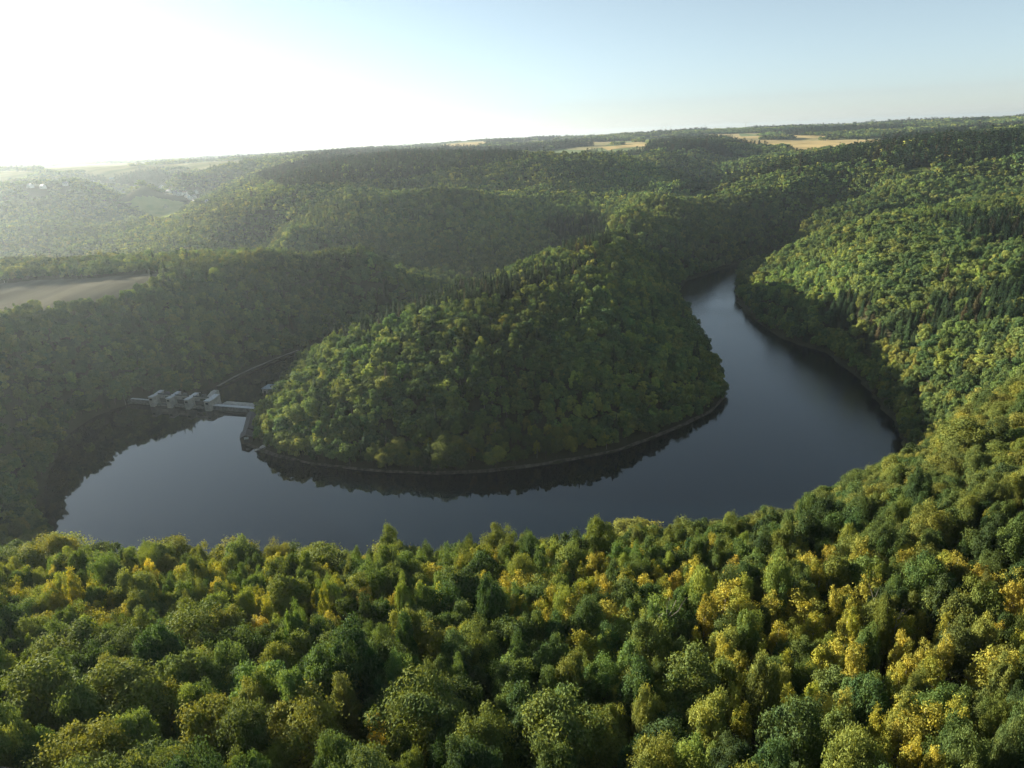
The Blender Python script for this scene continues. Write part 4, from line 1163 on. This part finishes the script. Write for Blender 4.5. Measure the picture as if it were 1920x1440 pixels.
for i, (x, y, z) in enumerate(HOUSE_P):
    roof = rh.choice(('slate', 'slate', 'pale_roof', 'tile_roof'))
    rn = {'slate': 'slate', 'pale_roof': 'pale blue', 'tile_roof': 'brown'}[roof]
    if i < n_row: lb, gr = f'white house with {rn} roof, {ORD[row_sorted.index(i)]} from left along the upper meadow edge', 'village houses above the meadow'
    elif i in (13, 14): lb, gr = ('left' if i == 13 else 'right') + f' of two small white houses left of the meadow, {rn} roof', 'houses left of the meadow'
    elif i < 21:
        k = sorted(range(15, 21), key=lambda j: house_uv[j][0]).index(i)
        lb, gr = f'pale hazy house with {rn} roof among trees, {ORD[k]} from the left picture edge', 'hazy village houses on the plateau'
    else: lb, gr = 'lone white farmhouse on the far plateau below the wind turbines', None
    house(x, y, z, rh.uniform(-0.9, 0.5), rh.uniform(13, 18), rh.uniform(9, 12), 6.2, roof, 'farmhouse' if i == 21 else 'village_house', lb, gr)

# ------------------------------------------------------------------ wind turbines
TURBINE_TOP = []
def turbine(u, vtop, dist_, spin, label):
    TURBINE_TOP.append(und(u, vtop, dist_)[2] + 48)
    hub = und(u, vtop, dist_)
    gz_ = float(hgt(hub[0], hub[1])[0])
    o = empty('wind_turbine', (hub[0], hub[1], gz_), math.atan2(-hub[0], hub[1]) + 0.5)
    tag(o, label, 'wind turbine', 'wind turbines on the far skyline')
    hh = hub[2] - gz_
    MB().tube([(0, 0, -2), (0, 0, hh * .5), (0, 0, hh)], [1.7, 1.4, 0.9], 10).build('tower', M['turbine'], o)
    n_ = MB().box(-1.2, 1.2, -4.2, 4.0, hh, hh + 2.4).build('nacelle', M['turbine'], o)
    MB().tube([(0, -6.2, hh + 1.3), (0, -4.2, hh + 1.3)], [0.6, 1.6], 8).build('hub', M['turbine'], o)
    for k in range(3):
        a = spin + k * 2.0944
        c_, s_ = math.sin(a), math.cos(a)
        mb = MB()
        vs_ = []
        for t, w_ in ((1, 0.9), (8, 1.5), (25, 0.9), (42, 0.3)):
            for e_, th in ((-w_, 0.0), (0, -0.35), (w_, 0.0), (0, 0.35)):
                vs_.append((c_ * t + s_ * e_, -5.2 + th, hh + 1.3 + s_ * t - c_ * e_))
        fs = [(i * 4 + j, i * 4 + (j + 1) % 4, (i + 1) * 4 + (j + 1) % 4, (i + 1) * 4 + j) for i in range(3) for j in range(4)] + [(0, 1, 2, 3), (12, 15, 14, 13)]
        mb.poly(vs_, fs).build('blade', M['turbine'], o)
for u, v, d, s, lb in ((1240, 238, 8200, 0.2, 'leftmost of the three clustered wind turbines on the skyline'), (1248.5, 236.5, 7800, 0.9, 'middle one of the three clustered wind turbines on the skyline'),
                       (1257, 238, 8300, 1.5, 'rightmost of the three clustered wind turbines on the skyline'), (1322, 236, 7800, 0.5, 'single wind turbine right of the clustered three'), (1398, 232, 7600, 1.1, 'single wind turbine farthest right on the skyline')):
    turbine(u, v, d, s, lb)

# ------------------------------------------------------------------ power cables over the nearest trees
for (u0, v0, u1, v1, d0, d1, lb) in ((-900, 1330, 2500, 1620, 62, 62, 'upper thin power cable crossing above the nearest trees'), (-900, 1352, 2500, 1645, 60, 60, 'lower thin power cable crossing above the nearest trees')):
    a, b = und(u0, v0, d0 * 1.35), und(u1, v1, d1 * 1.1)
    pts = [a + (b - a) * t - np.array([0, 0, 2.2 * 4 * t * (1 - t)]) for t in np.linspace(0, 1, 24)]
    o = MB().tube(pts, [0.012] * 24, 4).build('power_cable', M['cable'])
    tag(o, lb, 'cable', 'power cables')

# ------------------------------------------------------------------ air
zmax = max(float(HZ.max()) + 40, max(TURBINE_TOP) + 5, CAM_Z + 20)
print('terrain z', HZ.min(), HZ.max(), 'cp', n_cp)
X0, X1, Y0, Y1 = gx[0] - 50, gx[-1] + 50, gy[0] - 50, gy[-1] + 50
mt = bpy.data.materials.new('haze'); mt.use_nodes = True
n = mt.node_tree.nodes
n.remove(n['Principled BSDF'])
pv = n.new('ShaderNodeVolumePrincipled')
pv.inputs['Density'].default_value = HAZE_DENSITY
pv.inputs['Anisotropy'].default_value = HAZE_G
pv.inputs['Color'].default_value = (0.72, 0.86, 1.0, 1)
pv.inputs['Density Attribute'].default_value = ''
mt.node_tree.links.new(pv.outputs[0], n['Material Output'].inputs['Volume'])
mt.cycles.homogeneous_volume = True
hz = MB().box(X0, X1, Y0, Y1, float(HZ.min()) - 3, zmax).build('haze', mt)
tag(hz, 'sunlit evening haze filling the valley', kind='stuff')
